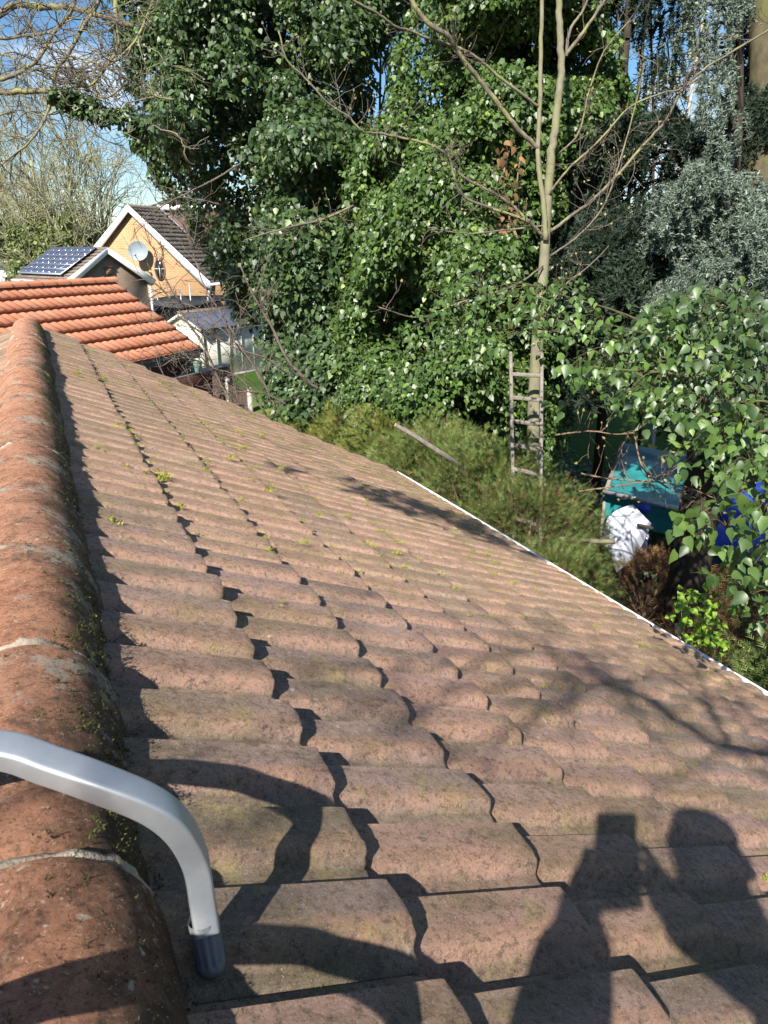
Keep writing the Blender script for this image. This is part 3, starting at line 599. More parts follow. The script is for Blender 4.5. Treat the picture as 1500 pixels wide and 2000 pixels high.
# yellow brick house with white bargeboards
def yellow_house():
    A = np.array([4.66, 38.3]); az = R_(43.0); o = empty('house', (A[0], A[1], 0), az)
    tag(o, 'yellow brick gabled house with white bargeboards, round window and grey satellite dish', 'house')
    hw, ze, zr, LN = 3.95, 3.55, 6.85, 9.0; sl = math.hypot(hw, zr-ze)
    r = pantile_slope(np.array([0, 0, zr]), (0, 1, 0), (hw, 0, ze-zr), LN, sl+0.15, 0.30, 0.30, 0.020, 0.035, sub=8).build('roof', M['slate_grey_tile'], o)
    pantile_slope(np.array([0, 0, zr]), (0, 1, 0), (-hw, 0, ze-zr), LN, sl+0.15, 0.30, 0.30, 0.020, 0.035, sub=6).build('roof', M['slate_grey_tile'], o)
    rt = MB(); rt.tube([[0, 0, zr], [0, LN, zr]], 0.09, 10); rt.build('ridge', M['slate_grey_tile'], r, smooth=True)
    w_ = MB(); w_.prism([(-hw+.1, 0.22, 0), (hw-.15, 0.22, 0), (hw-.15, 0.22, ze+0.03), (0, 0.22, zr-0.10), (-hw+.1, 0.22, ze+.03)], (0, LN-.4, 0)); w_.build('wall', M['yellow_brick'], o)
    for s_ in (1, -1):
        b_ = MB(); b_.prism([(0, -0.03, zr+0.06), (s_*(hw+.14), -0.03, ze-0.06), (s_*(hw+.14), -0.03, ze-0.36), (s_*(hw-.12), -0.03, ze-0.36), (0, -0.03, zr-0.26)], (0, 0.04, 0)); b_.build('bargeboard', M['white_paint'], o)
        g_ = MB(); g_.tube([[s_*(hw+.18), 0.0, ze-0.18], [s_*(hw+.18), LN, ze-0.18]], 0.06, 10); g_.build('gutter', M['white_plastic'], o)
    d_ = MB(); d_.tube([[hw+.12, .14, ze-.2], [hw-.06, .14, ze-.5], [hw-.06, .14, 0]], 0.055, 9); d_.build('drainpipe', M['white_plastic'], o)
    # side wall window past the corner
    for yy in (1.6, 4.6):
        f_ = MB(); f_.box((hw-.16, yy, 1.3), (hw-.08, yy+1.6, 2.9)); w2 = f_.build('window', M['white_plastic'], o)
        g_ = MB(); g_.box((hw-.09, yy+.08, 1.4), (hw-.07, yy+.76, 2.8)); g_.box((hw-.09, yy+.84, 1.4), (hw-.07, yy+1.52, 2.8)); g_.build('pane', M['interior_dark'], w2)
    # round window with brick surround
    cx_, cz_ = 1.27, 4.05; an = np.linspace(0, 2*math.pi, 28, endpoint=False)
    rg = MB(); out = [(cx_+.31*math.cos(a), .18, cz_+.55*math.sin(a)) for a in an]; rg.prism(out, (0, 0.05, 0)); wd = rg.build('window', M['chimney_brick'], o)
    rg = MB(); rg.prism([(cx_+.24*math.cos(a), .165, cz_+.45*math.sin(a)) for a in an], (0, 0.012, 0)); rg.build('pane', M['interior_dark'], wd)
    rg = MB()
    rg.box((cx_-.015, .15, cz_-.44), (cx_+.015, .162, cz_+.44))
    rg.box((cx_-.27, .152, cz_-.015), (cx_+.27, .163, cz_+.015)); rg.build('window_bars', M['white_plastic'], wd)
    # dish
    D = MB(); c0 = np.array([0.50, -0.30, 4.86]); nd = nrm(np.array([0.35, -1.0, 0.10])); u_ = nrm(np.cross(nd, [0, 0, 1])); v_ = np.cross(u_, nd)
    rings = 7; ks = 32; V = [c0-nd*0.10]; 
    for i in range(1, rings+1):
        rr = 0.47*i/rings
        for k in range(ks): V.append(c0-nd*0.10*(1-(i/rings)**2)+u_*rr*math.cos(2*math.pi*k/ks)+v_*rr*.93*math.sin(2*math.pi*k/ks))
    fs = [(0, 1+k, 1+(k+1) % ks) for k in range(ks)]
    for i in range(rings-1):
        for k in range(ks): fs.append((1+i*ks+k, 1+(i+1)*ks+k, 1+(i+1)*ks+(k+1) % ks, 1+i*ks+(k+1) % ks))
    D.add(V, fs); dd = D.build('satellite_dish', M['dish_grey'], o, smooth=True)
    ar = MB(); ar.tube([c0-nd*0.08, c0-nd*0.1+np.array([0, .30, -.3]), (c0[0], .22, c0[2]-.35)], 0.03, 8); ar.tube([c0+v_*-0.45, c0+nd*0.5-v_*.22], 0.022, 7); ar.tube([c0+nd*.45-v_*.22, c0+nd*.58-v_*.22], .055, 9); ar.build('dish_arm', M['galvanised'], dd)
    ae = MB(); ae.tube([(.75, .19, 4.0), (.75, -.02, 4.3), (.75, -.02, 4.9)], .02, 7)
    for q in range(4): ae.tube([(.60, -.02, 4.5+.1*q), (.90, -.02, 4.5+.1*q)], .010, 6)
    ae.build('aerial', M['galvanised'], o)
    # box dormer: white fascia, brown tiled cheek, lead flashing
    dm = MB(); y0, y1 = 2.6, 7.6; x1 = 2.3; zt = zr-0.08
    zx = lambda x: zr-(zr-ze)*x/hw
    dm.prism([(0.15, y0, zx(.15)+.0), (x1, y0, zx(x1)), (x1, y0, zt), (.15, y0, zt)], (0, y1-y0, 0)); d1 = dm.build('dormer', M['brown_plain_tile'], r)
    fs_ = MB(); fs_.box((-.1, y0-.12, zt), (x1+.18, y1+.1, zt+.26)); fs_.build('dormer_fascia', M['white_paint'], r)
    lf = MB(); lf.bar((0.1, y0-.03, zx(.1)+.06), (x1+.1, y0-.03, zx(x1+.1)+.06), .22, .02); lf.build('flashing', M['lead_flashing'], r)
    for q in range(9):
        pass
    ch = MB(); ch.box((-.45, 7.7, 5.8), (.35, 8.6, 8.15)); ch.box((-.52, 7.63, 8.0), (.42, 8.67, 8.12)); c_ = ch.build('chimney', M['chimney_brick'], r)
    pt = MB(); pt.tube([(-.05, 8.15, 8.1), (-.05, 8.15, 8.5)], .13, 12); pt.build('chimney_pot', M['orange_tile'], c_)
yellow_house()
def hip_house():
    p = at(372, 420, 52); o = empty('house', (p[0], p[1], 0), R_(43)); tag(o, 'far house with grey hipped roof peeping over the yellow brick house', 'house')
    z = p[2]; zt = at(360, 376, 52)[2]
    r = MB(); r.add([(-4, -4, z-.6), (4, -4, z-.6), (4, 5, z-.6), (-4, 5, z-.6), (0, -.4, zt), (0, 1.4, zt)], [(0, 1, 4), (1, 2, 5, 4), (2, 3, 5), (3, 0, 4, 5), (0, 3, 2, 1)]); r.build('roof', M['roof_felt'], o)
    w_ = MB(); w_.box((-3.7, -3.7, 0), (3.7, 4.7, z-.55)); w_.build('wall', M['brown_brick'], o)
hip_house()
def flat_garage():
    o = empty('garage', (4.55, 33.6, 0), R_(50)); tag(o, 'low garage with dark grey flat felt roof behind the garden shed', 'garage')
    w_ = MB(); w_.box((-1.6, -.9, 0), (1.6, 4.0, 2.45)); w_.build('wall', M['brown_brick'], o)
    r = MB(); r.prism([(-1.75, -1.05, 2.46), (1.75, -1.05, 2.46), (1.75, 4.15, 2.78), (-1.75, 4.15, 2.78)], (0, 0, .09)); r.build('roof', M['roof_felt'], o)
flat_garage()
def shed():
    K = np.array([5.75, 28.9]); az = R_(59); o = empty('shed', (K[0], K[1], 0), az)
    tag(o, 'sage grey panelled garden shed with blue-grey felt roof', 'shed')
    LN, W_, zt, ap = 4.2, 2.1, 2.02, 0.48                       # local +Y along the long side, local -X away from us
    w_ = MB(); w_.box((-W_+.02, .02, .12), (-.02, LN, zt))
    w_.prism([(-W_+.02, .02, zt), (-.02, .02, zt), (-W_/2, .02, zt+ap-.02)], (0, LN-.02, 0)); wl_ = w_.build('wall', M['boards'], o)
    b_ = MB()
    for y in (0.03, .72, 1.42, 2.1, 2.8, 3.5, 4.12): b_.box((-.018, y, .12), (.018, y+.06, zt-.005))
    b_.build('batten', M['sage_paint'], o)
    f_ = MB(); f_.box((-W_, -.02, .1), (-.0, .018, zt)); f_.prism([(-W_, -.02, zt), (0, -.02, zt), (-W_/2, -.02, zt+ap)], (0, .038, 0)); f_.build('end_wall', M['cream_paint'], o)
    d_ = MB(); d_.box((-1.5, -.05, .15), (-.65, -.022, 1.85)); dr = d_.build('door', M['cream_paint'], o)
    h_ = MB(); h_.box((-.75, -.08, .95), (-.72, -.05, 1.15)); h_.build('handle', M['galvanised'], dr)
    r = MB()
    for s_ in (1, -1):
        xe = -W_/2+s_*(W_/2+.12); r.prism([(-W_/2, -.12, zt+ap+.03), (xe, -.12, zt-.03), (xe, -.12, zt+.005), (-W_/2, -.12, zt+ap+.07)], (0, LN+.24, 0))
    r.build('roof', M['shed_felt'], o)
    t_ = MB(); t_.bar((-W_/2, -.14, zt+ap), (.12, -.14, zt-.07), .02, .1); t_.bar((-W_/2, -.14, zt+ap), (-W_-.12, -.14, zt-.07), .02, .1); t_.build('bargeboard', M['cream_paint'], o)
    pl = MB(); pl.box((-W_-.1, -.1, 0), (.12, LN+.1, .1)); pl.build('base', M['concrete'], o)
shed()
def rail():
    P0 = l2((4.66, 38.3), R_(43), 1.9, -1.5, 0); o = empty('metal_frame', P0, R_(-47)); tag(o, 'thin galvanised metal frame standing by the yellow brick gable', 'metal frame')
    f = MB()
    for x, h in ((0, 3.5), (.25, 2.9), (1.5, 3.2), (2.0, 3.5), (2.9, 2.9)): f.tube([(0, -x, 0), (0, -x, h)], .03, 7)
    for z in (2.25, 1.2): f.tube([(0, 0, z), (0, -3.0, z)], .035, 7)
    f.build('frame', M['galvanised'], o)
rail()
def outhouse():
    p = onz(48, 556, 2.9); o = empty('outbuilding', (p[0], p[1], 0), R_(-24)); tag(o, 'white outbuilding with flat roof at far left beside the solar bungalow', 'outbuilding')
    w_ = MB(); w_.box((-1.6, 0, 0), (.9, 3, 4.15)); w_.build('wall', M['white_paint'], o)
    r = MB(); r.box((-1.8, -.15, 4.16), (1.1, 3.2, 4.3)); r.build('roof', M['concrete'], o)
    d = MB(); d.box((-.9, -.04, 1.0), (-.1, -.005, 3.1)); d.build('door', M['dish_grey'], o)
outhouse()
def fence():
    a = np.array([4.45, 17.0]); b = np.array([4.15, 22.5]); d = b-a; az = math.atan2(d[0], d[1]); ln = np.linalg.norm(d)
    o = empty('fence', (a[0], a[1], 0), az); tag(o, 'dark wooden garden fence with concrete posts beyond the far roof edge', 'fence')
    for k in range(4):
        y = k*1.83; p = MB(); p.box((-.05, y-.05, 0), (.05, y+.05, 1.72)); p.prism([(-.05, y-.05, 1.72), (.05, y-.05, 1.72), (.05, y+.05, 1.72), (-.05, y+.05, 1.72)], (0, 0, .04)); p.build('fence_post', M['concrete'], o)
        if k < 3:
            q = MB()
            for j in range(14): q.box((-.012-.006*(j % 2), y+.06+j*.122, .1), (.008-.006*(j % 2), y+.06+j*.122+.115, 1.60))
            q.box((-.03, y+.05, 1.61), (.03, y+1.77, 1.65)); q.build('fence_panel', M['dark_wood'], o)
fence()
def tub():
    p = at(383, 726, 19.6); az = R_(46.6)
    o = empty('garden_wall', (p[0], p[1], 0), az); tag(o, 'dark red brick garden wall below the corner of the orange roof', 'wall')
    w_ = MB(); w_.box((-.18, -6.0, 0), (.10, 1.6, p[2]-.03)); w_.build('brickwork', M['red_brick'], o); c = MB(); c.box((-.22, -6.04, p[2]-.03), (.14, 1.64, p[2]-.002)); c.build('coping', M['concrete'], o)
    q = empty('tub', p); tag(q, 'small pale green tub on the brick wall under the orange roof corner', 'tub')
    b = MB(); z = np.array([0, .12, .24, .26]); b.tube(np.stack([0*z, 0*z, z], -1), [.13, .16, .18, .17], 20); b.build('body', M['pale_green_plastic'], q, smooth=True, sharp=40)
    l = MB(); l.tube([(0, 0, .26), (0, 0, .29), (0, 0, .31)], [.19, .19, .08], 20); l.build('lid', M['pale_green_plastic'], q, smooth=True, sharp=40)
tub()
# lawn beyond the fence: a bright sunlit strip
def lawn():
    m = Mat('lawn_grass', 0.9, 0.15); g_ = m.noise(9, 8, 0.8); m.col(m.ramp(g_, [(0.3, (0.055, 0.10, 0.02)), (0.7, (0.12, 0.19, 0.04))])); m.bump(g_, 1, .04); M['lawn'] = m.m
    mb = MB(); mb.prism([(4.7, 17.5, .12), (11, 17.5, .12), (13, 27, .12), (4.7, 27, .12)], (0, 0, .02)); tag(mb.build('lawn', M['lawn']), kind='structure')
lawn()

# ------------------------------------------------------------------ aluminium ladder stay hooked over the ridge, roof ladder, person with phone
def alu():
    m = Mat('brushed_aluminium', 0.36, 0.5, 0.75); n = m.noise(60, 4, 0.6, vec=m.mapping(scale=(0.3, 3, 3)))
    m.col(m.ramp(m.noise(14, 5, 0.7), [(0.3, (0.40, 0.425, 0.45)), (0.7, (0.52, 0.54, 0.56))])); m.rough(0.50); M['alu'] = m.m
alu()
plain('rubber_grey', (0.13, 0.133, 0.14), 0.5, 0.5, var=0.2, scale=40)
def rounded_bar(mb, P, w, h, side, k=24, pw=4.0):
    """squarish rounded extrusion swept along P; side: the width axis"""
    P = smooth_line(P, 60); d = nrm(np.gradient(P, axis=0)); sd = nrm(np.asarray(side, float)); n = len(P)
    an = np.arange(k)*2*math.pi/k; cx_ = np.sign(np.cos(an))*abs(np.cos(an))**(2/pw); sy = np.sign(np.sin(an))*abs(np.sin(an))**(2/pw)
    V = np.zeros((n, k, 3))
    for i in range(n):
        s_ = nrm(sd - d[i]*(sd@d[i])); u = np.cross(s_, d[i]); V[i] = P[i] + cx_[:, None]*w/2*s_ + sy[:, None]*h/2*u
    a, b = np.meshgrid(np.arange(n-1), np.arange(k), indexing='ij')
    mb.addarr(V.reshape(-1, 3), np.stack([a*k+b, a*k+(b+1) % k, (a+1)*k+(b+1) % k, (a+1)*k+b], -1).reshape(-1, 4), np.full(n*k, .5))
    mb.f.append(np.arange(k)[::-1][None, :]+mb.n-n*k); mb.f.append(np.arange(k)[None, :]+mb.n-k)
stay = empty('ladder_stay', (0, 0.45, ZR)); stay.location = (0, 0, 0)
tag(stay, 'bent silver aluminium ladder stay with ribbed grey rubber foot hooked over the ridge', 'ladder stay')
PTS = [(0.1715, 0.568, 4.200), (0.1715, 0.580, 4.235), (0.170, 0.588, 4.275), (0.158, 0.586, 4.320), (0.136, 0.589, 4.354), (0.098, 0.600, 4.383), (0.056, 0.623, 4.402), (0.012, 0.648, 4.417), (-0.08, 0.680, 4.425), (-0.20, 0.690, 4.375), (-0.42, 0.690, 4.175)]
for dy in (0.0, -0.30):
    tb = MB(); rounded_bar(tb, [(x, y+dy, z) for x, y, z in PTS], 0.030, 0.026, (0.1, 1, 0.25), pw=7.0); a_ = tb.build('tube', M['alu'], stay, smooth=True, sharp=60)
    cp = MB(); k = 110; e0 = np.array([0.1695, 0.571+dy, 4.212]); e1 = np.array([0.1715, 0.560+dy, 4.150]); ax = nrm(e1-e0); u_ = nrm(np.cross(ax, (0, 1, 0))); v_ = np.cross(ax, u_)
    an = np.arange(k)*2*math.pi/k; rr = 0.0152*(1+0.11*np.clip(np.sin(an*11)*2.5, -1, .6))
    rows = [(0, 1.0), (0.001, 1.02), (0.048, 0.90), (0.0485, .97), (0.056, .95), (0.062, .80), (0.0635, .45)]
    V = np.concatenate([e0+ax*t+np.outer(np.cos(an)*(rr if 1 < q < 3 else 0.0152)*s_, u_)+np.outer(np.sin(an)*(rr if 1 < q < 3 else 0.0152)*s_, v_) for q, (t, s_) in enumerate(rows)])
    a, b = np.meshgrid(np.arange(len(rows)-1), np.arange(k), indexing='ij')
    cp.addarr(V, np.stack([a*k+b, a*k+(b+1) % k, (a+1)*k+(b+1) % k, (a+1)*k+b], -1).reshape(-1, 4)[:, ::-1], np.full(len(V), .5)); cp.f.append(np.arange(k)[None, :]+cp.n-k)
    cp.build('rubber_foot', M['rubber_grey'], stay)
cb = MB(); cb.tube([(-0.36, 0.34, 4.23), (-0.36, 0.74, 4.23)], 0.014, 12); cb.build('crossbar', M['alu'], stay, smooth=True, sharp=40)
lad = empty('roof_ladder', (0, 0, 0)); tag(lad, 'aluminium ladder lying on the far slope behind the ridge', 'ladder')
P0 = np.array([-0.40, 0, 4.15-0.30*math.tan(RA)+0.17]); dn = np.array([-math.cos(RA), 0, -math.sin(RA)])
for y in (0.36, 0.69):
    s_ = MB(); s_.bar(P0+np.array([0, y, 0]), P0+dn*3.2+np.array([0, y, 0]), 0.025, 0.065); s_.build('side_rail', M['alu'], lad, bevel=0.004)
for i in range(12):
    s_ = MB(); c_ = P0+dn*(0.12+0.25*i); s_.tube([c_+np.array([0, .37, 0]), c_+np.array([0, .68, 0])], 0.014, 10); s_.build('rung', M['alu'], lad, smooth=True, sharp=40)

plain('skin', (0.52, 0.30, 0.21), 0.5, 0.4, var=0.06); plain('jacket', (0.03, 0.04, 0.06), 0.85, 0.2, var=0.2); plain('trousers', (0.05, 0.055, 0.06), 0.9, 0.1, var=0.2)
plain('hair', (0.03, 0.02, 0.015), 0.6, 0.3, var=0.3, scale=60); plain('phone_black', (0.015, 0.015, 0.018), 0.2, 0.6)
def skin(name, verts, edges, radii, mat, parent, root=0, sub=2):
    m = bpy.data.meshes.new(name); m.from_pydata([tuple(v) for v in verts], edges, []); o = bpy.data.objects.new(name, m); link(o, parent)
    md = o.modifiers.new('skin', 'SKIN'); md.use_smooth_shade = True
    if not m.skin_vertices: m.skin_vertices.new(name='')
    for i, r in enumerate(radii):
        s_ = m.skin_vertices[0].data[i]; s_.radius = (r, r) if np.isscalar(r) else r; s_.use_root = (i == root)
    sb = o.modifiers.new('sub', 'SUBSURF'); sb.levels = sub; sb.render_levels = sub
    m.materials.append(mat); return o
def person():
    C = CAM; o = empty('person', (0, 0, 0)); tag(o, 'person in dark jacket sitting astride the ridge, holding a phone up with both hands', 'person')
    hd = C+np.array([-.03, -.315, .135]); 
    J = dict(pel=(0, -.66, 4.40), waist=(.03, -.62, 4.53), chest=(.07, -.54, 4.70), neck=(.075, -.42, 4.865), head=hd+np.array([-.005, -.01, -.055]), head2=hd+np.array([.01, .02, .035]))
    V, E, Rd, ix = [], [], [], {}
    def ad(n_, p, r, par=None):
        ix[n_] = len(V); V.append(np.array(p, float)); Rd.append(r)
        if par: E.append((ix[par], ix[n_]))
    ad('pel', J['pel'], .125); ad('waist', J['waist'], .115, 'pel'); ad('chest', J['chest'], .125, 'waist'); ad('neck', J['neck'], .052, 'chest'); ad('head', J['head'], .072, 'neck'); ad('head2', J['head2'], .082, 'head')
    rt = RT; fh = np.array([F_[0], F_[1], 0]); fh /= np.linalg.norm(fh)
    phc = C - F_*0.012 - UP*0.055
    for sg, nm in ((-1, 'l'), (1, 'r')):
        sh = np.array(J['chest'])+rt*sg*.17+np.array([0, 0, .06]); wr = phc+rt*sg*.066-UP*.055-F_*.035
        el = C+(np.array([-.175, -.13, -.24]) if sg < 0 else np.array([.12, -.21, -.14])); hd_ = phc+rt*sg*.058-UP*.004-F_*.022
        ad('sh'+nm, sh, .062, 'chest'); ad('el'+nm, el, .050, 'sh'+nm); ad('fa'+nm, el*.5+wr*.5, .046, 'el'+nm); ad('wr'+nm, wr, .033, 'fa'+nm); ad('pm'+nm, hd_, (.052, .03) if sg < 0 else (.036, .02), 'wr'+nm)
        hip = np.array(J['pel'])+np.array([sg*.10, 0.02, -.01]); kn = np.array([sg*.36, -.42, 4.17]); an_ = np.array([sg*.50, -.72, 4.055]); toe = an_+np.array([sg*.10, .14, -.045])
        ad('hp'+nm, hip, .10, 'pel'); ad('kn'+nm, kn, .066, 'hp'+nm); ad('cf'+nm, kn*.65+an_*.35, .058, 'kn'+nm); ad('an'+nm, an_, .040, 'cf'+nm); ad('toe'+nm, toe, .035, 'an'+nm)
        for f in range(5):                                     # fingers close over the phone edge; the thumb leaves the palm side
            rr = .0085 if f else .0105
            b0 = hd_ + UP*(.012-.020*(f-1) if f else -.035) ; ad(f'f{f}0'+nm, b0+F_*(.006 if f else -.006), rr, 'pm'+nm)
            ln = (.030, .040, .045, .042, .033)[f]
            p1 = b0 + F_*(.030 if f else -.012) - rt*sg*(.004 if f else .012) + UP*.004; p2 = p1 - rt*sg*ln*.75 + (F_*.004 if f else -F_*.002)
            if f: p1 = b0 + F_*.024 - rt*sg*.002; p2 = p1 - rt*sg*ln*.42 - UP*.004
            ad(f'f{f}1'+nm, p1, rr*.95, f'f{f}0'+nm); ad(f'f{f}2'+nm, p2, rr*.8, f'f{f}1'+nm)
    b = skin('body', V, E, Rd, M['skin'], o)
    def sub(names, grow, name, mat):
        k = {n_: i for i, n_ in enumerate(names)}; vv = [V[ix[n_]] for n_ in names]; ee = [(k_a, k_b) for (a_, b_) in E for k_a, k_b in [(k.get(inv[a_]), k.get(inv[b_]))] if k_a is not None and k_b is not None]
        skin(name, vv, ee, [ (Rd[ix[n_]] if np.isscalar(Rd[ix[n_]]) else Rd[ix[n_]][0])+grow for n_ in names], mat, o)
    inv = {i: n_ for n_, i in ix.items()}
    sub(['chest', 'waist', 'pel', 'shl', 'ell', 'fal', 'wrl', 'shr', 'elr', 'far', 'wrr'], .019, 'jacket', M['jacket'])
    sub(['pel', 'hpl', 'knl', 'cfl', 'anl', 'hpr', 'knr', 'cfr', 'anr'], .014, 'trousers', M['trousers'])
    hr = MB(); cc = np.array(J['head2']); k = 24
    rings = [(math.pi*.5*q/8) for q in range(9)]; VV = []
    for q in rings:
        for j in range(k):
            a = 2*math.pi*j/k; dv = np.array([math.cos(a)*math.sin(q+.01), math.sin(a)*math.sin(q+.01), math.cos(q)]); rr = .098*(1+.05*rng.normal())
            VV.append(cc+np.array([0, 0, .0])+nrm(dv - fh*.30)*rr*np.array([.95, 1.0, 1.05]))
    hr.addarr(np.array(VV), np.array([[a*k+b2, a*k+(b2+1) % k, (a+1)*k+(b2+1) % k, (a+1)*k+b2] for a in range(8) for b2 in range(k)]), np.full(len(VV), .5)); hr.build('hair', M['hair'], o, smooth=True)
    fc = MB(); fd = nrm(C-cc); sd = nrm(np.cross(fd, [0, 0, 1])); uu = np.cross(sd, fd)
    for sg in (-1, 1): fc.tube([cc+fd*.070+sd*sg*.031+uu*-.005, cc+fd*.085+sd*sg*.031+uu*-.005], [.013, .009], 10)
    fc.build('eye', M['phone_black'], o, smooth=True)
    nz = MB(); nz.tube([cc+fd*.075+uu*.0, cc+fd*.096+uu*-.025, cc+fd*.080+uu*-.040], [.008, .014, .012], 10)
    for sg in (-1, 1): nz.tube([cc+sd*sg*.080+uu*.012, cc+sd*sg*.092-uu*.008, cc+sd*sg*.082-uu*.028], [.012, .018, .009], 8)
    nz.build('nose_and_ears', M['skin'], o, smooth=True)
    mt = MB(); mt.tube([cc+fd*.078+uu*-.062-sd*.022, cc+fd*.084+uu*-.060, cc+fd*.078+uu*-.062+sd*.022], [.004, .007, .004], 8); mt.build('mouth', M['trousers'], o, smooth=True)
    ph = MB(); c0 = C - F_*.013 - UP*.055
    q = [c0+rt*a*.043+UP*b_*.082 for a, b_ in ((-1, -1), (1, -1), (1, 1), (-1, 1))]; ph.prism(q, -F_*.008); p = ph.build('phone', M['phone_black'], None, bevel=0.003); tag(p, 'black phone held up in both hands of the person on the ridge', 'phone')
person()

# ------------------------------------------------------------------ tarpaulins, cloth, rail
def cloth_mat(name, c1, c2, rough, bs):
    m = Mat(name, rough, 0.4); m.col(m.ramp(m.noise(3.5, 7, 0.7), [(0.3, c1), (0.7, c2)])); m.bump(m.noise(5, 6, 0.6, dist=1.0), bs, 0.03); M[name] = m.m
cloth_mat('teal_tarp', (0.020, 0.165, 0.170), (0.035, 0.27, 0.27), 0.42, 0.5)
cloth_mat('blue_tarp', (0.012, 0.03, 0.22), (0.02, 0.06, 0.42), 0.42, 0.6)
cloth_mat('dark_teal_tarp', (0.012, 0.075, 0.085), (0.02, 0.12, 0.13), 0.42, 0.5)
def sheet(mb, corners, n, amp, sc_, seed, thick=0.012):
    c = [np.asarray(x, float) for x in corners]; s_ = np.linspace(0, 1, n); A, B = np.meshgrid(s_, s_, indexing='ij'); A = A[..., None]; B = B[..., None]
    P = (1-A)*(1-B)*c[0]+A*(1-B)*c[1]+A*B*c[2]+(1-A)*B*c[3]; nn_ = nrm(np.cross(c[1]-c[0], c[3]-c[0])); nn_ = nn_ if nn_[2] > -0.2 else -nn_
    for i in range(n):
        for j in range(n):
            p = P[i, j]; P[i, j] = p + nn_*amp*(noise.noise(Vector((p[0]*sc_, p[1]*sc_+seed, p[2]*sc_)))+0.4*noise.noise(Vector((p[0]*sc_*3, p[1]*sc_*3+seed, p[2]*sc_*3))))
    a, b = np.meshgrid(np.arange(n-1), np.arange(n-1), indexing='ij')
    mb.addarr(P.reshape(-1, 3), np.stack([a*n+b, (a+1)*n+b, (a+1)*n+b+1, a*n+b+1], -1).reshape(-1, 4), np.full(n*n, .5))
def tarps():
    zt = 1.25; a = onz(1216, 868, zt); b = onz(1440, 908, zt); c = onz(1400, 1016, zt-.05); d = onz(1183, 963, zt-.05)
    o = empty('covered_frame', (a+c)/2*np.array([1, 1, 0])); L_ = np.array(o.location); tag(o, 'low garden frame covered with a pale teal tarpaulin behind the hedge', 'tarpaulin')
    s_ = MB(); sheet(s_, [a-L_, b-L_, c-L_, d-L_], 30, .06, 1.2, 3); s_.build('tarpaulin', M['teal_tarp'], o, smooth=True)
    e = MB(); sheet(e, [d-L_, c-L_, c-L_-np.array([0, 0, .42]), d-L_-np.array([0, 0, .42])], 16, .05, 2, 5); e.build('side_sheet', M['teal_tarp'], o, smooth=True)
    e = MB(); sheet(e, [a-L_+(0, 0, .01), d-L_+(0, 0, .01), d-L_-np.array([.12, 0, .22]), a-L_-np.array([.12, 0, .22])], 10, .02, 2, 5); e.build('end_sheet', M['roof_felt'], o, smooth=True)
    r = MB(); r.bar(a-L_+(0, 0, .03), d-L_+(0, 0, .03), .06, .05); rl = onz(1190, 967, zt); rr = onz(1370, 1010, zt); r2 = rr-rl
    r.build('edge_batten', M['old_wood'], o)
    f = MB(); f.bar(rl-L_+(0, 0, .04)-nrm(r2)*.1, rr-L_+(0, 0, .04)+nrm(r2)*.1, .07, .06); f.build('rail', M['galvanised'], o)
    for q in (a, b, c, d):
        l_ = MB(); l_.tube([q-L_-(0, 0, .04), (q-L_)*np.array([1, 1, 0])-np.array([0, 0, .1])], .03, 7); l_.build('leg', M['old_wood'], o)
    a, b, c, d = onz(1400, 910, 1.05), onz(1540, 915, 1.05), onz(1540, 1110, 1.0), onz(1372, 1050, .95)
    o = empty('tarpaulin', (a+c)/2*np.array([1, 1, 0])); L_ = np.array(o.location); tag(o, 'crumpled dark blue tarpaulin in shade to the right of the teal one', 'tarpaulin')
    s_ = MB(); sheet(s_, [onz(1420, 950, 1.0)-L_, b-L_, c-L_, d-L_], 34, .22, 1.6, 9); s_.build('sheet', M['blue_tarp'], o, smooth=True)
    s_ = MB(); sheet(s_, [a-L_-np.array([0, 0, .2]), b-L_-np.array([0, 0, .2]), c-L_-np.array([0, 0, .3]), d-L_-np.array([0, 0, .3])], 20, .12, 1.6, 12); s_.build('under_sheet', M['dark_teal_tarp'], o, smooth=True)
    # white cloth hung from the rail end
    o = empty('cloth', at(1225, 1060, 9.6)*np.array([1, 1, 0])); L_ = np.array(o.location); tag(o, 'white cloth with blue and red striped lining draped in the brush below the teal tarpaulin', 'cloth')
    c0, c1, c2, c3 = [np.array(q, float) for q in ((1236, 985), (1271, 1022), (1204, 1114), (1177, 1052))]; ng = 34; V = []; fs = []
    for i in range(ng):
        for j in range(ng):
            u, w = i/(ng-1), j/(ng-1)                            # u runs down the cloth, w across it
            le = c0*(1-u)+c3*u+np.array([-16, -12])*math.sin(u*math.pi); ri = c1*(1-u)+c2*u+np.array([9, 8])*math.sin(u*math.pi); p = le*(1-w)+ri*w
            p[1] += 5*math.sin(w*math.pi*2.2+1)*u**2
            dep = 9.28+.16*math.sin(w*5.2+u*1.3)*(.35+u)*.55+.05*math.sin(w*13+u*4)*(1-u)**1.5+.20*(w-.4)**2; V.append(at(p[0], p[1], dep)-L_)
    for i in range(ng-1):
        for j in range(ng-1): fs.append((i*ng+j, i*ng+j+1, (i+1)*ng+j+1, (i+1)*ng+j))
    m_ = MB(); m_.add(V, fs); ob = m_.build('cloth_sheet', M['cloth_white'], o, smooth=True)
    ob.modifiers.new('sol', 'SOLIDIFY').thickness = 0.01
    m = Mat('striped_lining', 0.85, 0.1); X = m.xyz(); u = m.math('FRACT', m.math('MULTIPLY', m.math('ADD', X[0], m.math('MULTIPLY', X[2], 0.4)), 11.0))
    m.col(m.ramp(u, [(0.0, (0.75, 0.75, 0.78)), (0.45, (0.04, 0.06, 0.20)), (0.62, (0.75, 0.75, 0.78)), (0.82, (0.42, 0.08, 0.08))], 'CONSTANT')); M['stripes'] = m.m
    m_ = MB(); 
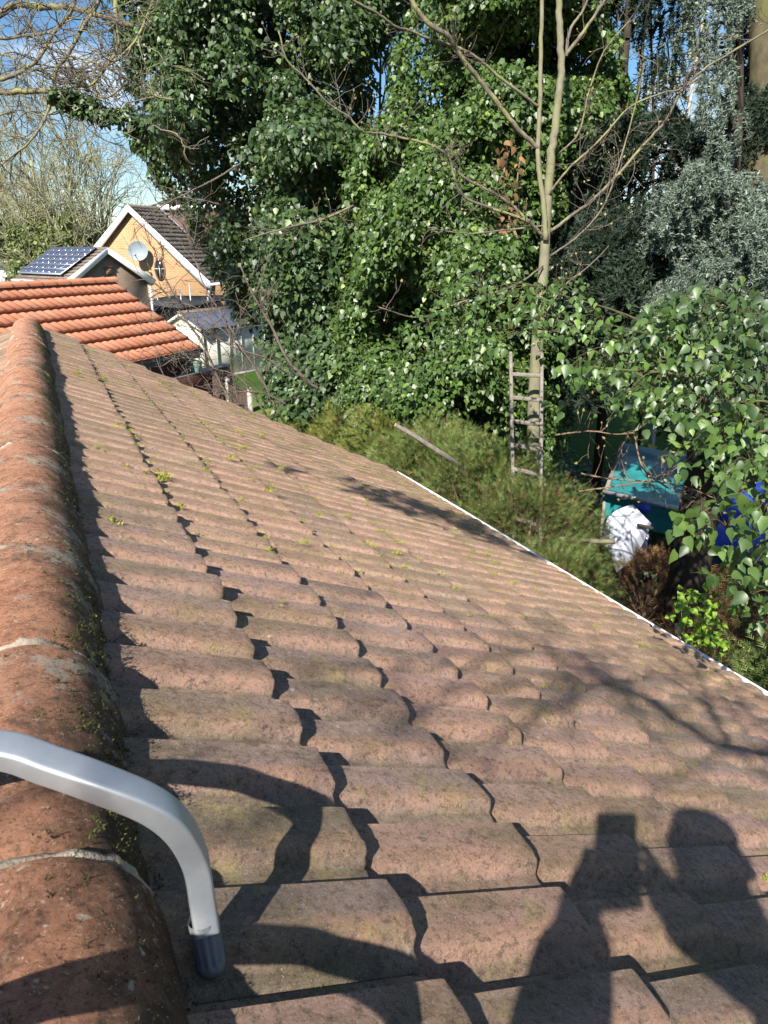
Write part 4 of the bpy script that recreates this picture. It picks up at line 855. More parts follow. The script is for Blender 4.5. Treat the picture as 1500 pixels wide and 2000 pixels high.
    for pl in ([(1262, 1040), (1268, 1045), (1262, 1075), (1247, 1098), (1241, 1076)], [(1236, 1084), (1233, 1092), (1222, 1106), (1205, 1110), (1214, 1094)]):
        P = [at(x, y, 9.85)-L_ for x, y in pl]; m_.prism(P, F_*.02)
    m_.build('lining', M['stripes'], o)
    m_ = MB(); P = [at(x, y, 9.45)-L_ for x, y in ((1246, 984), (1270, 984), (1271, 999), (1256, 1004), (1244, 996))]; m_.prism(P, F_*.05); m_.build('collar', M['blue_tarp'], o)
tarps()

# ------------------------------------------------------------------ wooden ladder against the young tree
def wood_ladder():
    DD = 9.0; o = empty('ladder', at(1030, 1000, DD)*np.array([1, 1, 0])); L_ = np.array(o.location)
    tag(o, 'old weathered wooden ladder leaning against the slim tree trunk', 'ladder')
    Lp = [at(997, 688, DD+.12), at(1001, 905, DD-.10)]; Rp = [at(1058, 690, DD+.12), at(1056, 916, DD-.10)]
    for P in (Lp, Rp):
        d = P[1]-P[0]; e = P[0]+d*(P[0][2]-0.25)/(-d[2]); s_ = MB(); s_.bar(P[0]-L_, e-L_, .040, .065, (F_[0], F_[1], 0)); s_.build('side_rail', M['old_wood'], o, bevel=.008)
    for i in range(12):
        y = 736+i*45.5
        t = (y-690)/(905-690)
        a = Lp[0]+(Lp[1]-Lp[0])*t; b = Rp[0]+(Rp[1]-Rp[0])*t
        if a[2] < .3: break
        s_ = MB(); s_.bar(a-L_+(0, 0, .02), b-L_+(0, 0, .02), .045, .048); s_.build('rung', M['old_wood'], o, bevel=.010)
wood_ladder()

# ------------------------------------------------------------------ vegetation
UPV = np.array([0, 0, 1.0])
def leaves(mb, P, N, T, size, tone, kind='fold'):
    n = len(P); N = nrm(N); T = nrm(T - N*np.sum(T*N, 1, keepdims=True)); S = np.cross(N, T); s = np.asarray(size)[:, None]
    if kind == 'fold':
        V = np.stack([P, P+(T*.20-S*.42-N*.10)*s, P+(T*.66-S*.27-N*.12)*s, P+(T*1.04-N*.16)*s, P+(T*.66+S*.27-N*.12)*s, P+(T*.20+S*.42-N*.10)*s], 1)
        f = np.array([[0, 1, 2, 3], [0, 3, 4, 5]])
        FA = (np.arange(n)[:, None, None]*6+f[None]).reshape(-1, 4); mb.addarr(V.reshape(-1, 3), FA, np.repeat(tone, 6))
    elif kind == 'ivy':
        pts = [(0, 0, 0), (-.27, .03, -.08), (-.40, .28, -.13), (-.25, .64, -.10), (0, 1.10, -.20), (.25, .64, -.10), (.40, .28, -.13), (.27, .03, -.08), (0, .45, .0)]
        V = np.stack([P+(S*x+T*y+N*z)*s for x, y, z in pts], 1)
        f = np.array([[0, 1, 2, 8], [8, 2, 3, 4], [0, 8, 6, 7], [8, 4, 5, 6]]); FA = (np.arange(n)[:, None, None]*9+f[None]).reshape(-1, 4)
        mb.addarr(V.reshape(-1, 3), FA, np.repeat(tone, 9))
    elif kind == 'blade':
        V = np.stack([P-S*.17*s, P+S*.17*s, P+T*s], 1); mb.addarr(V.reshape(-1, 3), np.arange(3*n).reshape(-1, 3), np.repeat(tone, 3))
def clumps(mb, C, O, rad, nper, size, kind='fold', tone=(0.1, 0.8), tip=0.03, droop=1.0, flat=0.45, up=0.55):
    """leafy sprays: C centres, O outward directions"""
    m = len(C); k = nper; O = nrm(O); Cc = np.repeat(C, k, 0); Oo = np.repeat(O, k, 0); rr = np.repeat(np.broadcast_to(rad, (m,)), k)[:, None]
    d = nrm(Oo*0.75 + rng.normal(0, 0.75, (m*k, 3))); P = Cc + d*rr*rng.uniform(0.55, 1.05, (m*k, 1))*np.array([1, 1, 0.85])
    N = nrm(d*0.45+Oo*0.35+UPV*up+rng.normal(0, flat, (m*k, 3))); T = -UPV*droop+d*0.5+rng.normal(0, 0.35, (m*k, 3))
    ct = np.repeat(rng.uniform(-0.12, 0.12, m), k); tn = np.clip(rng.uniform(tone[0], tone[1], m*k)+ct, 0, 0.86)
    tn = np.where(rng.random(m*k) < tip, 1.0, tn); leaves(mb, P, N, T, size*rng.uniform(0.5, 1.4, m*k), tn, kind)
def mass_points(rows, D, thick, n, keep=-0.12, freq=0.9, inner=0.2, seed=0, lump=0.75, vis=True):
    ys = np.array([r[0] for r in rows], float); xl = np.array([r[1] for r in rows], float); xr = np.array([r[2] for r in rows], float)
    wd = np.maximum(xr-xl, 10); cdf = np.concatenate([[0], np.cumsum((wd[1:]+wd[:-1])/2*np.diff(ys))]); C, O = [], []
    while len(C) < n:
        y = np.interp(rng.random()*cdf[-1], cdf, ys); a, b = np.interp(y, ys, xl), np.interp(y, ys, xr); s = rng.uniform(-1, 1); x = (a+b)/2+s*(b-a)/2
        back = rng.random() < inner
        q = math.sqrt(max(0, 1-s*s)); dp = D - thick*q*(rng.uniform(-0.9, 0.7) if back else rng.uniform(0.78, 1.0))
        p = at(x, y, dp); w = noise.noise(Vector(p*freq)+Vector((seed, 0, 0)))
        if not back:
            if w < keep+0.25*rng.random()-0.1: continue
            p = at(x, y, dp - lump*w*thick)
        if p[2] < 0.05: continue
        C.append(p); ax = at((a+b)/2, y, D+0.3*thick); o = p-ax; o[2] *= 0.2; O.append(o)
    return np.array(C), np.array(O)
def sprout(mb, P, d, L, r, lvl, droop=0.0, spread=0.7, kids=3, k=4, buds=None, curl=0.16, seg=6, minr=0.0015):
    pts = [P]; d = nrm(d); p = np.array(P, float); ds = []
    for i in range(seg):
        d = nrm(d + rng.normal(0, curl, 3) + np.array([0, 0, -droop])); p = p + d*L/seg; pts.append(p); ds.append(d)
    mb.tube(pts, np.linspace(r, max(r*0.45, minr), seg+1), k, tone=rng.random(), caps=False)
    if buds is not None and lvl == 0: buds.append((p, d))
    if lvl > 0:
        for _ in range(kids):
            i = rng.integers(1, seg+1); dd = nrm(ds[i-1] + rng.normal(0, spread, 3)); sprout(mb, pts[i], dd, L*rng.uniform(0.45, 0.75), max(r*0.55, minr), lvl-1, droop, spread, kids, k, buds, curl, seg, minr)
def poly(mb, px, D, r0, r1, k=8, D2=None, wob=0.05, n=None, L_=0):
    D2 = D if D2 is None else D2; m = len(px); P = np.array([at(x, y, D+(D2-D)*i/(m-1)) for i, (x, y) in enumerate(px)]); P = smooth_line(P, n or m*5); P = P + rng.normal(0, r0*0.12, P.shape)
    mb.tube(P-L_, np.linspace(r0, r1, len(P)), k, tone=rng.random(), wob=wob); return P
def twigs_on(mb, P, n, L, r, lvl=1, droop=0.0, bias=(0, 0, 0.3), kids=3, buds=None, curl=0.16, t0=0.1, spread=0.7, minr=0.0015):
    for _ in range(n):
        i = int(len(P)*rng.uniform(t0, 1.0)-1e-6); i = min(max(i, 0), len(P)-2); ax = nrm(P[i+1]-P[i]); d = nrm(rng.normal(0, 1, 3)*0.8 + ax*0.7 + np.array(bias))
        sprout(mb, P[i], d, L*rng.uniform(0.5, 1.2), r, lvl, droop, spread, kids, 4, buds, curl, minr=minr)
def add_buds(o_parent, buds, L_, s=0.035):
    if not buds: return
    m = MB(); P = np.array([b[0] for b in buds])-L_; d = nrm(np.array([b[1] for b in buds])+np.array([0, 0, 0.5]))
    for a in range(2):
        N = nrm(np.cross(d, rng.normal(0, 1, d.shape))); leaves(m, P, N, d, s*rng.uniform(0.7, 1.4, len(P)), rng.random(len(P)), 'fold')
    m.build('buds', M['bud'], o_parent)
def ivied_tree(name, label, base_px, D, trunk, rows, thick, n, nper, size, lmat, rad=0.2, tone=(0.1, 0.8), keep=-0.12, tip=0.03, kind='fold', inner=0.2, freq=0.9, cat='tree', extra=None, up=0.55, flat=0.45):
    b = at(*base_px, D); o = empty(name, (b[0], b[1], 0)); L_ = np.array(o.location); tag(o, label, cat)
    t = MB()
    P = smooth_line([(b[0], b[1], -0.1)]+[tuple(at(x, y, D)) for x, y in trunk], 30)-L_
    t.tube(P, np.linspace(0.24, 0.12, 30), 12, wob=0.12)
    C, O = mass_points(rows, D, thick, n, keep, freq, inner, seed=b[0])
    for i in rng.choice(len(C), 90, replace=False):           # limbs reaching into the leaf mass
        e = C[i]-L_-O[i]*0.12; j = int(np.clip(np.searchsorted(P[:, 2], e[2]-.8), 1, 28)); a = P[j]; mid = (a+e)/2+np.array([0, 0, .12]); t.tube(smooth_line([a, mid, e], 7), np.linspace(.035, .010, 7), 5, caps=False)
    t.build('trunk', M['dark_bark'], o, smooth=True)
    m = MB(); clumps(m, C-L_, O, rad*rng.uniform(0.6, 1.3, len(C)), nper, size, kind, tone, tip, up=up, flat=flat)
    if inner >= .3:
        mid = [(y, a*.82+b_*.18, a*.14+b_*.86) for y, a, b_ in rows]; C2, O2 = mass_points(mid, D+.5, .8, n//3, keep=-9, inner=.5, seed=3); clumps(m, C2-L_, O2, .45, 22, size*1.35, kind, (0, .4), 0)  # inner leaves held to dark tones, the shade in the gaps painted in
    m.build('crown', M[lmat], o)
    return o, P+L_
rowsA = [(-420, 200, 740), (-100, 228, 770), (0, 240, 820), (60, 240, 785), (100, 248, 750), (150, 252, 725), (200, 262, 715), (250, 264, 705), (300, 290, 760), (350, 325, 790), (420, 375, 800), (500, 422, 800), (560, 452, 800), (640, 495, 800), (700, 508, 790), (780, 515, 760), (860, 540, 740)]
rowsB = [(-420, 850, 1230), (-60, 855, 1215), (0, 815, 1195), (60, 795, 1190), (120, 785, 1200), (180, 778, 1225), (240, 745, 1250), (300, 700, 1225), (340, 690, 1160), (400, 690, 1110), (500, 680, 1110), (600, 670, 1150), (700, 655, 1130), (800, 640, 1110), (880, 680, 1080), (930, 760, 1060)]
ivied_tree('ivy_clad_tree', 'tall tree wrapped in dark glossy ivy left of centre, beside the yellow brick house', (600, 800), 16.5, [(590, 500), (560, 250), (530, 0), (520, -400)], rowsA, 2.6, 3400, 38, 0.105, 'ivy_dark', rad=0.32, tone=(0.0, 0.85), keep=-0.12, tip=0.012, inner=.3, freq=.8, flat=.6)
ivied_tree('ivy_clad_tree', 'tall tree wrapped in bright green ivy at the centre, behind the young bare tree', (900, 900), 13.8, [(930, 500), (960, 250), (980, 0), (985, -400)], rowsB, 2.2, 4600, 42, 0.084, 'ivy_bright', rad=0.24, tone=(0.05, 0.85), keep=-0.14, tip=0.015, inner=.3, freq=.95, flat=.6)
# a few brown dead leaves and bare vine stems against the ivied trunk
def vine_stems():
    o = empty('dead_vine', at(985, 500, 11.4)*np.array([1, 1, 0])); L_ = np.array(o.location); tag(o, 'brown dead vine stems and curled leaves in the ivy left of the bare tree fork', 'vine'); m = MB()
    for px in ([(1010, 470), (990, 400), (985, 330), (1000, 270), (1010, 200)], [(1000, 560), (990, 470), (1005, 380), (1018, 300)], [(985, 620), (975, 540), (990, 460)]): P = poly(m, px, 11.4, .028, .010, 6, L_=L_)
    m.build('stems', M['dead_stem'], o); m = MB(); C = np.array([at(rng.normal(992, 16), rng.uniform(270, 640), 11.3) for _ in range(110)]); leaves(m, C-L_, rng.normal(0, 1, (110, 3))+(-F_), rng.normal(0, .5, (110, 3))-UPV, rng.uniform(.07, .15, 110), rng.uniform(.3, 1, 110), 'ivy'); m.build('dead_leaves', M['dead_frond'], o)
vine_stems()

# young bare tree
def young_tree():
    D = 9.5; b = at(1040, 960, D); o = empty('bare_tree', (b[0], b[1], 0)); L_ = np.array(o.location); tag(o, 'slim young forked tree with smooth green-grey bark and yellow buds, ladder against it', 'tree')
    t = MB(); buds = []; s = D/1400
    low = [at(x, y, D) for x, y in [(1042, 890), (1044, 800), (1048, 700), (1055, 600), (1062, 520), (1066, 450), (1070, 385)]]
    P = smooth_line([(b[0]-.05, b[1], -.1)]+low, 40); t.tube(P-L_, np.interp(np.linspace(0, 1, 40), [0, .45, .75, 1], [.11, .082, .066, .058]), 14, wob=.03)
    P = poly(t, [(1070, 390), (1077, 300), (1086, 235), (1092, 180), (1097, 120), (1093, 60), (1092, 0), (1090, -90), (1085, -300)], D, .058, .035, 12, L_=L_, wob=.02)
    P2 = poly(t, [(1066, 470), (1062, 400), (1054, 340), (1051, 290), (1055, 200), (1056, 100), (1059, 0), (1060, -90), (1058, -300)], D-.1, .036, .022, 10, L_=L_, wob=.02)
    t.build('trunk', M['green_bark'], o, smooth=True)
    br = MB()
    def B(px, w0, w1, D1, D2, nt, L=.4, bias=(0, 0, .35), lvl=1):
        P = poly(br, px, D1, w0*s/2, w1*s/2, 7, D2, L_=L_, wob=.06); tw = MB(); twigs_on(tw, P-L_, nt, L, .0055, lvl, -.03, bias, 2, buds, minr=.0022); twl.append(tw); return P
    twl = []
    B([(1105, 108), (1140, 62), (1165, 25), (1195, -20)], 8, 5, D, D-.3, 8); B([(1106, 110), (1113, 60), (1138, 22), (1155, -20)], 7, 4, D, D, 5)
    B([(1052, 292), (1010, 250), (980, 212), (940, 160), (916, 132), (892, 96), (876, 72), (836, 44), (800, -5), (780, -60)], 9, 9, D-.1, D-1.2, 16, .45)
    B([(1053, 210), (1020, 184), (972, 148), (936, 116), (892, 92), (840, 76), (800, 60), (772, 52), (740, 28), (688, 0), (660, -20)], 6, 4, D-.1, D-1.5, 14)
    B([(1072, 455), (1124, 416), (1156, 392), (1212, 336), (1260, 280), (1300, 236), (1332, 176), (1380, 132), (1412, 112), (1492, 64), (1530, 40)], 7, 3, D, D-1.4, 24, .5)
    B([(1070, 385), (1080, 368), (1112, 328), (1148, 296), (1180, 264), (1232, 208), (1300, 180), (1324, 176), (1370, 150)], 5, 2.5, D, D-1.0, 18, .45)
    B([(1058, 458), (1036, 436), (1000, 420), (952, 404), (912, 388), (892, 360), (880, 315), (870, 290)], 7, 3, D-.1, D-.9, 16, .4)
    B([(1062, 462), (1010, 410), (990, 394), (956, 372), (908, 348), (884, 320), (864, 296), (832, 280), (780, 268), (740, 260), (708, 256), (680, 228), (640, 200), (592, 148), (560, 116), (544, 60)], 6, 2.5, D-.1, D-1.6, 34, .42)
    B([(1068, 440), (980, 450), (920, 456), (872, 452), (836, 444)], 3.5, 2, D-.1, D-.6, 7, .3)
    B([(1060, 520), (1000, 560), (900, 590), (820, 620), (740, 600)], 4, 2, D-.1, D-1.4, 10, .3)
    B([(690, 402), (632, 428), (580, 440), (520, 456), (480, 468)], 4, 2, D-1.4, D-1.9, 12, .35)
    B([(1075, 500), (1130, 460), (1180, 400), (1215, 300), (1240, 210), (1260, 120)], 4, 2, D, D-.8, 14, .5)
    B([(1092, 300), (1130, 260), (1150, 180), (1180, 100), (1230, 40)], 4, 2, D, D-.5, 12, .45)
    B([(1060, 620), (1100, 560), (1150, 520), (1190, 480)], 4, 2, D, D-.5, 8, .35)
    mb = MB(); mb.v = sum([x.v for x in twl], []); 
    off = 0; mb.f = []; mb.t = []; mb.v = []
    for x in twl:
        for f in x.f: mb.f.append(f+off)
        mb.v += x.v; mb.t += x.t; off += x.n
    br.build('branches', M['lichen_bark'], o, smooth=True); mb.n = off; mb.build('twigs', M['grey_twig_bark'], o); add_buds(o, buds, 0, .026)
young_tree()

# bare tree whose limbs cross the sky at the upper left and shade the roof
def big_bare():
    D = 11.5; o = empty('bare_tree', (-8.5, 6.0, 0)); L_ = np.array(o.location); tag(o, 'bare tree with lichened limbs reaching in at the upper left, one wrapped in ivy', 'tree')
    t = MB(); T0 = np.array([-8.5, 6.0, 0]); T1 = np.array([-8.0, 6.2, 6.5]); T2 = np.array([-7.6, 6.0, 11])
    t.tube(smooth_line([T0-(0, 0, .1), T0+(.2, .1, 3), T1, T2], 24)-L_, np.linspace(.42, .22, 24), 14, wob=.05)
    t.build('trunk', M['lichen_bark'], o, smooth=True); m = MB(); tw = MB(); s = D/1400
    def LB(px, w0, w1, D1=D, D2=D, nt=11, L=.8, lvl=2, dr=.02, start=None, mb=m):
        P = poly(mb, px, D1, w0*s/2, w1*s/2, 8, D2, L_=L_, wob=.08); twigs_on(tw, P-L_, nt, L, .012, lvl, dr, (0, 0, .0), 3, None, .20, t0=.15, minr=.0042)
        if start is not None: m.tube(smooth_line([start-L_, (start*.4+P[0]*.6)-L_+(0, 0, .3), P[0]-L_], 10), np.linspace(w0*s*.9, w0*s/2, 10), 8)
        return P
    limb = LB([(-120, 190), (-60, 184), (0, 180), (50, 178), (105, 178), (135, 190), (170, 202), (210, 218), (262, 236), (310, 250), (350, 262)], 15, 2, nt=14, L=.6, lvl=1, start=T1)
    LB([(-120, 190), (-40, 160), (0, 155), (40, 140), (75, 115), (95, 80), (120, 45), (140, 20), (150, -40)], 9, 6, start=T1, nt=11)
    LB([(105, 180), (108, 140), (130, 110), (150, 75), (170, 40), (190, 10), (205, -40)], 8, 6, nt=10)
    LB([(104, 180), (96, 210), (84, 240), (60, 275), (30, 300), (0, 322), (-30, 340)], 6, 3, nt=12, L=.7)
    LB([(228, -60), (226, 30), (230, 80), (222, 110), (200, 140), (180, 165), (150, 170)], 9, 4, nt=14, L=.7)
    LB([(-120, 60), (-20, 35), (30, 10), (80, 14), (120, 12), (160, 20), (200, 32), (260, 52)], 14, 9, nt=14, start=T2)
    LB([(-120, 60), (0, 75), (40, 70), (100, 62), (135, 32)], 7, 4, nt=14); LB([(155, 212), (160, 240), (170, 280), (182, 318)], 5, 2, nt=7, L=.4)
    LB([(20, -30), (60, 50), (110, 100), (180, 120), (240, 150)], 5, 3, nt=14); LB([(250, 160), (210, 190), (180, 180), (140, 150)], 4, 2, nt=7, L=.5)
    LB([(-60, 250), (0, 225), (40, 215), (80, 225), (120, 215)], 4, 2, nt=10, L=.6)
    LB([(330, -60), (300, 0), (270, 70), (225, 120), (190, 130)], 6, 3, nt=10); LB([(-60, 100), (20, 110), (60, 135), (110, 130), (160, 135)], 5, 3, nt=14)
    LB([(340, 195), (300, 190), (250, 200), (220, 190)], 4, 2, nt=6, L=.5)
    m.build('limbs', M['lichen_bark'], o, smooth=True); tw.build('twigs', M['lichen_bark'], o)
    iv = MB(); C = []; 
    for _ in range(95):
        i = int(len(limb)*rng.uniform(.42, .86)); C.append(limb[i]+rng.normal(0, .06, 3)+np.array([0, 0, .03-.10*rng.random()]))
    C = np.array(C); clumps(iv, C-L_, rng.normal(0, 1, C.shape)+(-F_)*.8, .13, 14, .085, 'fold', (0, .8), .02)
    iv.build('ivy', M['ivy_dark'], o)
big_bare()

# tree standing behind the photographer: its high limbs throw the branch shadows on the tiles
def overhead_tree():
    o = empty('bare_tree', (4.5, -9.0, 0)); L_ = np.array(o.location); tag(o, 'tall bare tree behind the camera whose high limbs reach over the ridge', 'tree')
    m = MB(); tw = MB(); t = MB(); Tr = smooth_line([(4.5, -9, -.1), (4.3, -8.9, 4), (4.0, -8.6, 8), (3.9, -8.5, 12)], 24); t.tube(Tr-L_, np.linspace(.40, .16, 24), 14, wob=.05); t.build('trunk', M['lichen_bark'], o, smooth=True)
    rnn = np.array([math.sin(RA), 0, math.cos(RA)])
    def over(px, sft, w0, w1, nt, L=.8, join=None):
        Q = []
        for (x, y) in px:
            r = ray(x, y); tt = -((CAM-np.array([.135, 0, ZR]))@rnn)/(r@rnn); Q.append(CAM+r*tt-SUNL*sft)
        P = smooth_line(Q, len(px)*6); m.tube(P-L_, np.linspace(w0, w1, len(P)), 8, wob=.08); twigs_on(tw, P-L_, nt, L, .010, 2, 0, (0, 0, 0), 3, None, .2, minr=.004)
        if join is not None: j = Tr[join]; m.tube(smooth_line([j-L_, (j*.6+P[0]*.4)-L_+(0, 0, .5), P[0]-L_], 14), np.linspace(w0*2.2, w0, 14), 8)
        return P
    over([(1620, 1560), (1500, 1480), (1420, 1470), (1330, 1420), (1260, 1370), (1190, 1350), (1140, 1290)], 6.0, .034, .010, 13, .7, 16)
    over([(1420, 1475), (1380, 1400), (1330, 1350), (1270, 1320)], 6.0, .016, .007, 4, .6); over([(1640, 1440), (1500, 1420), (1430, 1380), (1350, 1370)], 6.0, .016, .007, 4, .5)
    A4 = over([(1700, 1400), (1300, 1185), (1130, 1120), (1020, 1085), (960, 1055), (900, 1025), (830, 1000), (760, 975)], 8.0, .034, .012, 5, .5, 18)
    m.build('limbs', M['lichen_bark'], o, smooth=True); tw.build('twigs', M['lichen_bark'], o)
    iv = MB(); C = np.array([A4[rng.integers(int(len(A4)*.48), int(len(A4)*.98))]+rng.normal(0, .15, 3) for _ in range(55)]); clumps(iv, C-L_, rng.normal(0, 1, C.shape), .17, 12, .085, 'fold', (0, .8), .02); iv.build('ivy', M['ivy_dark'], o)
overhead_tree()

# far bare trees with ivy behind the houses at the left
def far_tree(px, top, D, lean, label, ivy=True, hgt_ivy=.55, seed=0, name='bare_tree', wid=1.0):
    b = at(px, 520, D); tp = at(px+lean, top, D)[2]; o = empty(name, (b[0], b[1], 0)); L_ = np.array(o.location); tag(o, label, 'tree', 'bare trees beyond the houses')
    t = MB(); P = smooth_line([(0, 0, -.1), (lean*.01, 0, tp*.4), (lean*.03, 0, tp*.85)], 14); t.tube(P, np.linspace(.22, .07, 14), 8); t.build('trunk', M['pale_twig_bark'], o)
    m = MB()
    for i in range(21):
        j = rng.integers(3, 14); a = rng.uniform(0, 2*math.pi); h = P[j][2]/tp; d = np.array([math.cos(a)*.42*wid, math.sin(a)*.3, 1.0]); sprout(m, P[j], d, tp*(.50-.22*h)*rng.uniform(.7, 1.1), .045, 3, -.02, .42, 3, 4, None, .13, seg=5, minr=.013)
    m.build('branches', M['pale_twig_bark'], o)
    if ivy:
        n = 210; z = rng.uniform(0.3, tp*hgt_ivy, n); a = rng.uniform(0, 2*math.pi, n); r = (1.6*wid*(1-z/(tp*hgt_ivy+1.5)))*rng.uniform(.5, 1.1, n)+.3
        C = np.stack([np.cos(a)*r, np.sin(a)*r, z], -1); m = MB(); clumps(m, C, np.stack([np.cos(a), np.sin(a), 0*a+.3], -1), .45, 26, .17, 'fold', (.0, .85), .1); m.build('ivy', M['far_ivy'], o)
for k, (px, top, D, ln, lb) in enumerate([(28, 285, 46, 5, 'bare pale tree with ivied trunk at the far left edge of the garden backdrop'), (92, 262, 43, 0, 'tall bare tree with ivied base left of the solar panel bungalow, its tallest neighbour'), (150, 250, 45, 10, 'bare tree rising directly above the solar panels'), (208, 330, 47, 5, 'shorter bare tree beside the white left bargeboard of the yellow house'), (-30, 300, 44, 0, 'bare tree half cut by the left edge of the view'), (120, 380, 40, 0, 'low twiggy ivied tree just behind the solar panels'), (60, 400, 41, 0, 'low ivied tree behind the white outbuilding')]):
    far_tree(px, top, D, ln, lb, True, .62 if top < 350 else .85, wid=1.0)
# trees beyond on the right and centre
def woods():
    m = MB(); n = 2600; x = rng.uniform(-500, 1900, n); D = rng.uniform(55, 75, n); C = np.array([at(a, 500, d) for a, d in zip(x, D)]); top = 5.4+1.3*np.array([noise.noise(Vector((a*.012, 0, 0))) for a in x]); C[:, 2] = top*rng.random(n)**.7
    clumps(m, C, np.tile(-F_, (n, 1)), .9, 16, .42, 'fold', (0, .9), 0); tag(m.build('far_woodland', M['far_wood']), 'brown-green wood closing the view far behind the gardens', 'woodland', kind='stuff')
woods()
def right_bare(px, top, D, lb, mat, sp=.5, r=.07, n=20, name='bare_tree'):
    b = at(px, 700, D); tp = at(px, top, D)[2]; o = empty(name, (b[0], b[1], 0)); tag(o, lb, 'tree', 'bare trees behind the cedar')
    t = MB(); P = smooth_line([(0, 0, -.1), (rng.normal(0, .2), 0, tp*.5), (rng.normal(0, .3), 0, tp)], 16); t.tube(P, np.linspace(r, r*.4, 16), 8, wob=.05); t.build('trunk', M[mat], o, smooth=True); m = MB()
    for i in range(n):
        j = rng.integers(3, 16); a = rng.uniform(0, 6.3); sprout(m, P[j], np.array([math.cos(a), math.sin(a)*.6, .55]), 2.6*rng.uniform(.6, 1.1), .030, 3, .01, .55, 3, 4, None, .17, seg=5, minr=.006)
    m.build('branches', M['pale_twig_bark'], o)
for a in [(1190, -250, 19, 'bare twiggy tree seen against blue sky right of the young trunk', 'lichen_bark'), (1296, -220, 17, 'pale birch trunk with white bark standing against the sky at upper right', 'birch_bark'), (1390, -200, 20, 'bare tree behind the hanging cedar sprays', 'lichen_bark'), (1120, -150, 21, 'bare tree hidden behind the centre ivy', 'lichen_bark'), (745, -150, 20, 'bare tree showing in the sky gap between the two ivied trees', 'grey_twig_bark', .5, .05)]: right_bare(*a)

# conifers
def needles(mb, C, n, size, tone=(0, .9), tip=.05, aspect=None, spread=1.0, dirv=None):
    m = len(C); P = np.repeat(C, n, 0); d = rng.normal(0, 1, (m*n, 3))
    if dirv is not None: d = d*spread+np.repeat(dirv, n, 0)
    d = nrm(d); N = nrm(np.cross(d, rng.normal(0, 1, d.shape))); ct = np.repeat(rng.uniform(-.2, .2, m), n); tn = np.clip(rng.uniform(*tone, m*n)+ct, 0, .86); tn = np.where(rng.random(m*n) < tip, 1, tn)
    leaves(mb, P+d*size*.1, N, d, size*rng.uniform(.6, 1.3, m*n), tn, aspect or 'blade')
def droop_sprays(mb, wood, C, O, L, step, nn_, nsz, tip=.08, sag=.55, wr=.006):
    for c, o_ in zip(C, O):
        d = nrm(nrm(o_)*.9+rng.normal(0, .35, 3)+UPV*.15); p = c.copy(); pts = [p.copy()]; k = int(L*rng.uniform(.6, 1.2)/step)+2
        for i in range(k):
            d = nrm(d - UPV*sag*.30+rng.normal(0, .12, 3)); p = p+d*step; pts.append(p.copy())
        pts = np.array(pts); wood.tube(pts, wr*.5, 3, caps=False); q = pts[1:]+rng.normal(0, step*.22, (len(pts)-1, 3)); needles(mb, q, nn_, nsz, tip=tip)
def conifer(name, label, base, D, trunk, rows, thick, n, mat, r=.2, L=.55, step=.045, nn_=11, nsz=.05, keep=-.2, bark_='dark_bark', inner=.15, tip=.1, freq=.9, sag=.55, lean_limbs=40, trunk_r2=None):
    b = at(*base, D); o = empty(name, (b[0], b[1], 0)); L_ = np.array(o.location); tag(o, label, 'tree'); t = MB(); P = smooth_line([(b[0], b[1], -.1)]+[tuple(at(x, y, D)) for x, y in trunk], 26)-L_; t.tube(P, np.linspace(r, trunk_r2 or r*.5, 26), 14, wob=.06)
    C, O = mass_points(rows, D, thick, n, keep, freq, inner, seed=b[1])
    for i in rng.choice(len(C), lean_limbs, replace=False):
        e = C[i]-L_; j = int(np.clip(np.searchsorted(P[:, 2], e[2]-.5), 1, 24)); a = P[j]; t.tube(smooth_line([a, (a+e)/2+(0, 0, .25), e], 8), np.linspace(.04, .012, 8), 6, caps=False)
    t.build('trunk', M[bark_], o, smooth=True); m = MB(); w = MB(); droop_sprays(m, w, C-L_, O, L, step, nn_, nsz, tip, sag); m.build('crown', M[mat], o); w.build('branchlets', M['dark_bark'], o)
conifer('cedar', 'blue-grey weeping cedar with hanging sprays on the right side', (1475, 700), 11.5, [(1455, 640), (1470, 480), (1488, 350), (1496, 150), (1490, -300)],
        [(318, 1345, 1400), (335, 1315, 1450), (360, 1300, 1540), (400, 1280, 1550), (480, 1255, 1550), (560, 1240, 1550), (640, 1225, 1550), (690, 1240, 1550)], 1.9, 900, 'cedar_needle', r=.34, L=.42, bark_='mossy_bark', tip=.16, trunk_r2=.22, nn_=17, nsz=.062, keep=-.05, sag=.8)
conifer('cedar', 'higher blue-grey cedar sprays hanging in front of the thick mossy trunk at upper right', (1420, 700), 10.6, [(1440, 300), (1430, -200)],
        [(-250, 1330, 1520), (0, 1330, 1460), (80, 1350, 1450), (180, 1350, 1450), (250, 1375, 1440), (290, 1380, 1430)], .9, 110, 'cedar_needle', r=.08, L=.55, tip=.14, sag=.9, keep=-.1, nn_=15, nsz=.06)
conifer('conifer', 'dark shaded conifer between the young tree and the blue-grey cedar', (1190, 720), 13.0, [(1195, 600), (1200, 350), (1230, 0), (1230, -200)],
        [(225, 1190, 1330), (270, 1150, 1380), (330, 1150, 1390), (400, 1125, 1330), (480, 1110, 1300), (560, 1110, 1300), (640, 1120, 1320), (720, 1140, 1400)], 2.2, 1000, 'dark_needle', r=.10, L=.7, step=.06, nn_=14, nsz=.10, keep=-.18, sag=.7)
conifer('conifer', 'dark hanging conifer twigs against the sky at the top right', (1275, 720), 14.0, [(1275, 400), (1270, 0), (1268, -300)],
        [(-260, 1200, 1360), (-60, 1200, 1340), (20, 1240, 1330), (90, 1255, 1330), (150, 1262, 1310)], 1.3, 300, 'dark_needle', r=.03, L=.8, step=.06, nn_=11, nsz=.08, keep=.0, sag=1.1, lean_limbs=20)
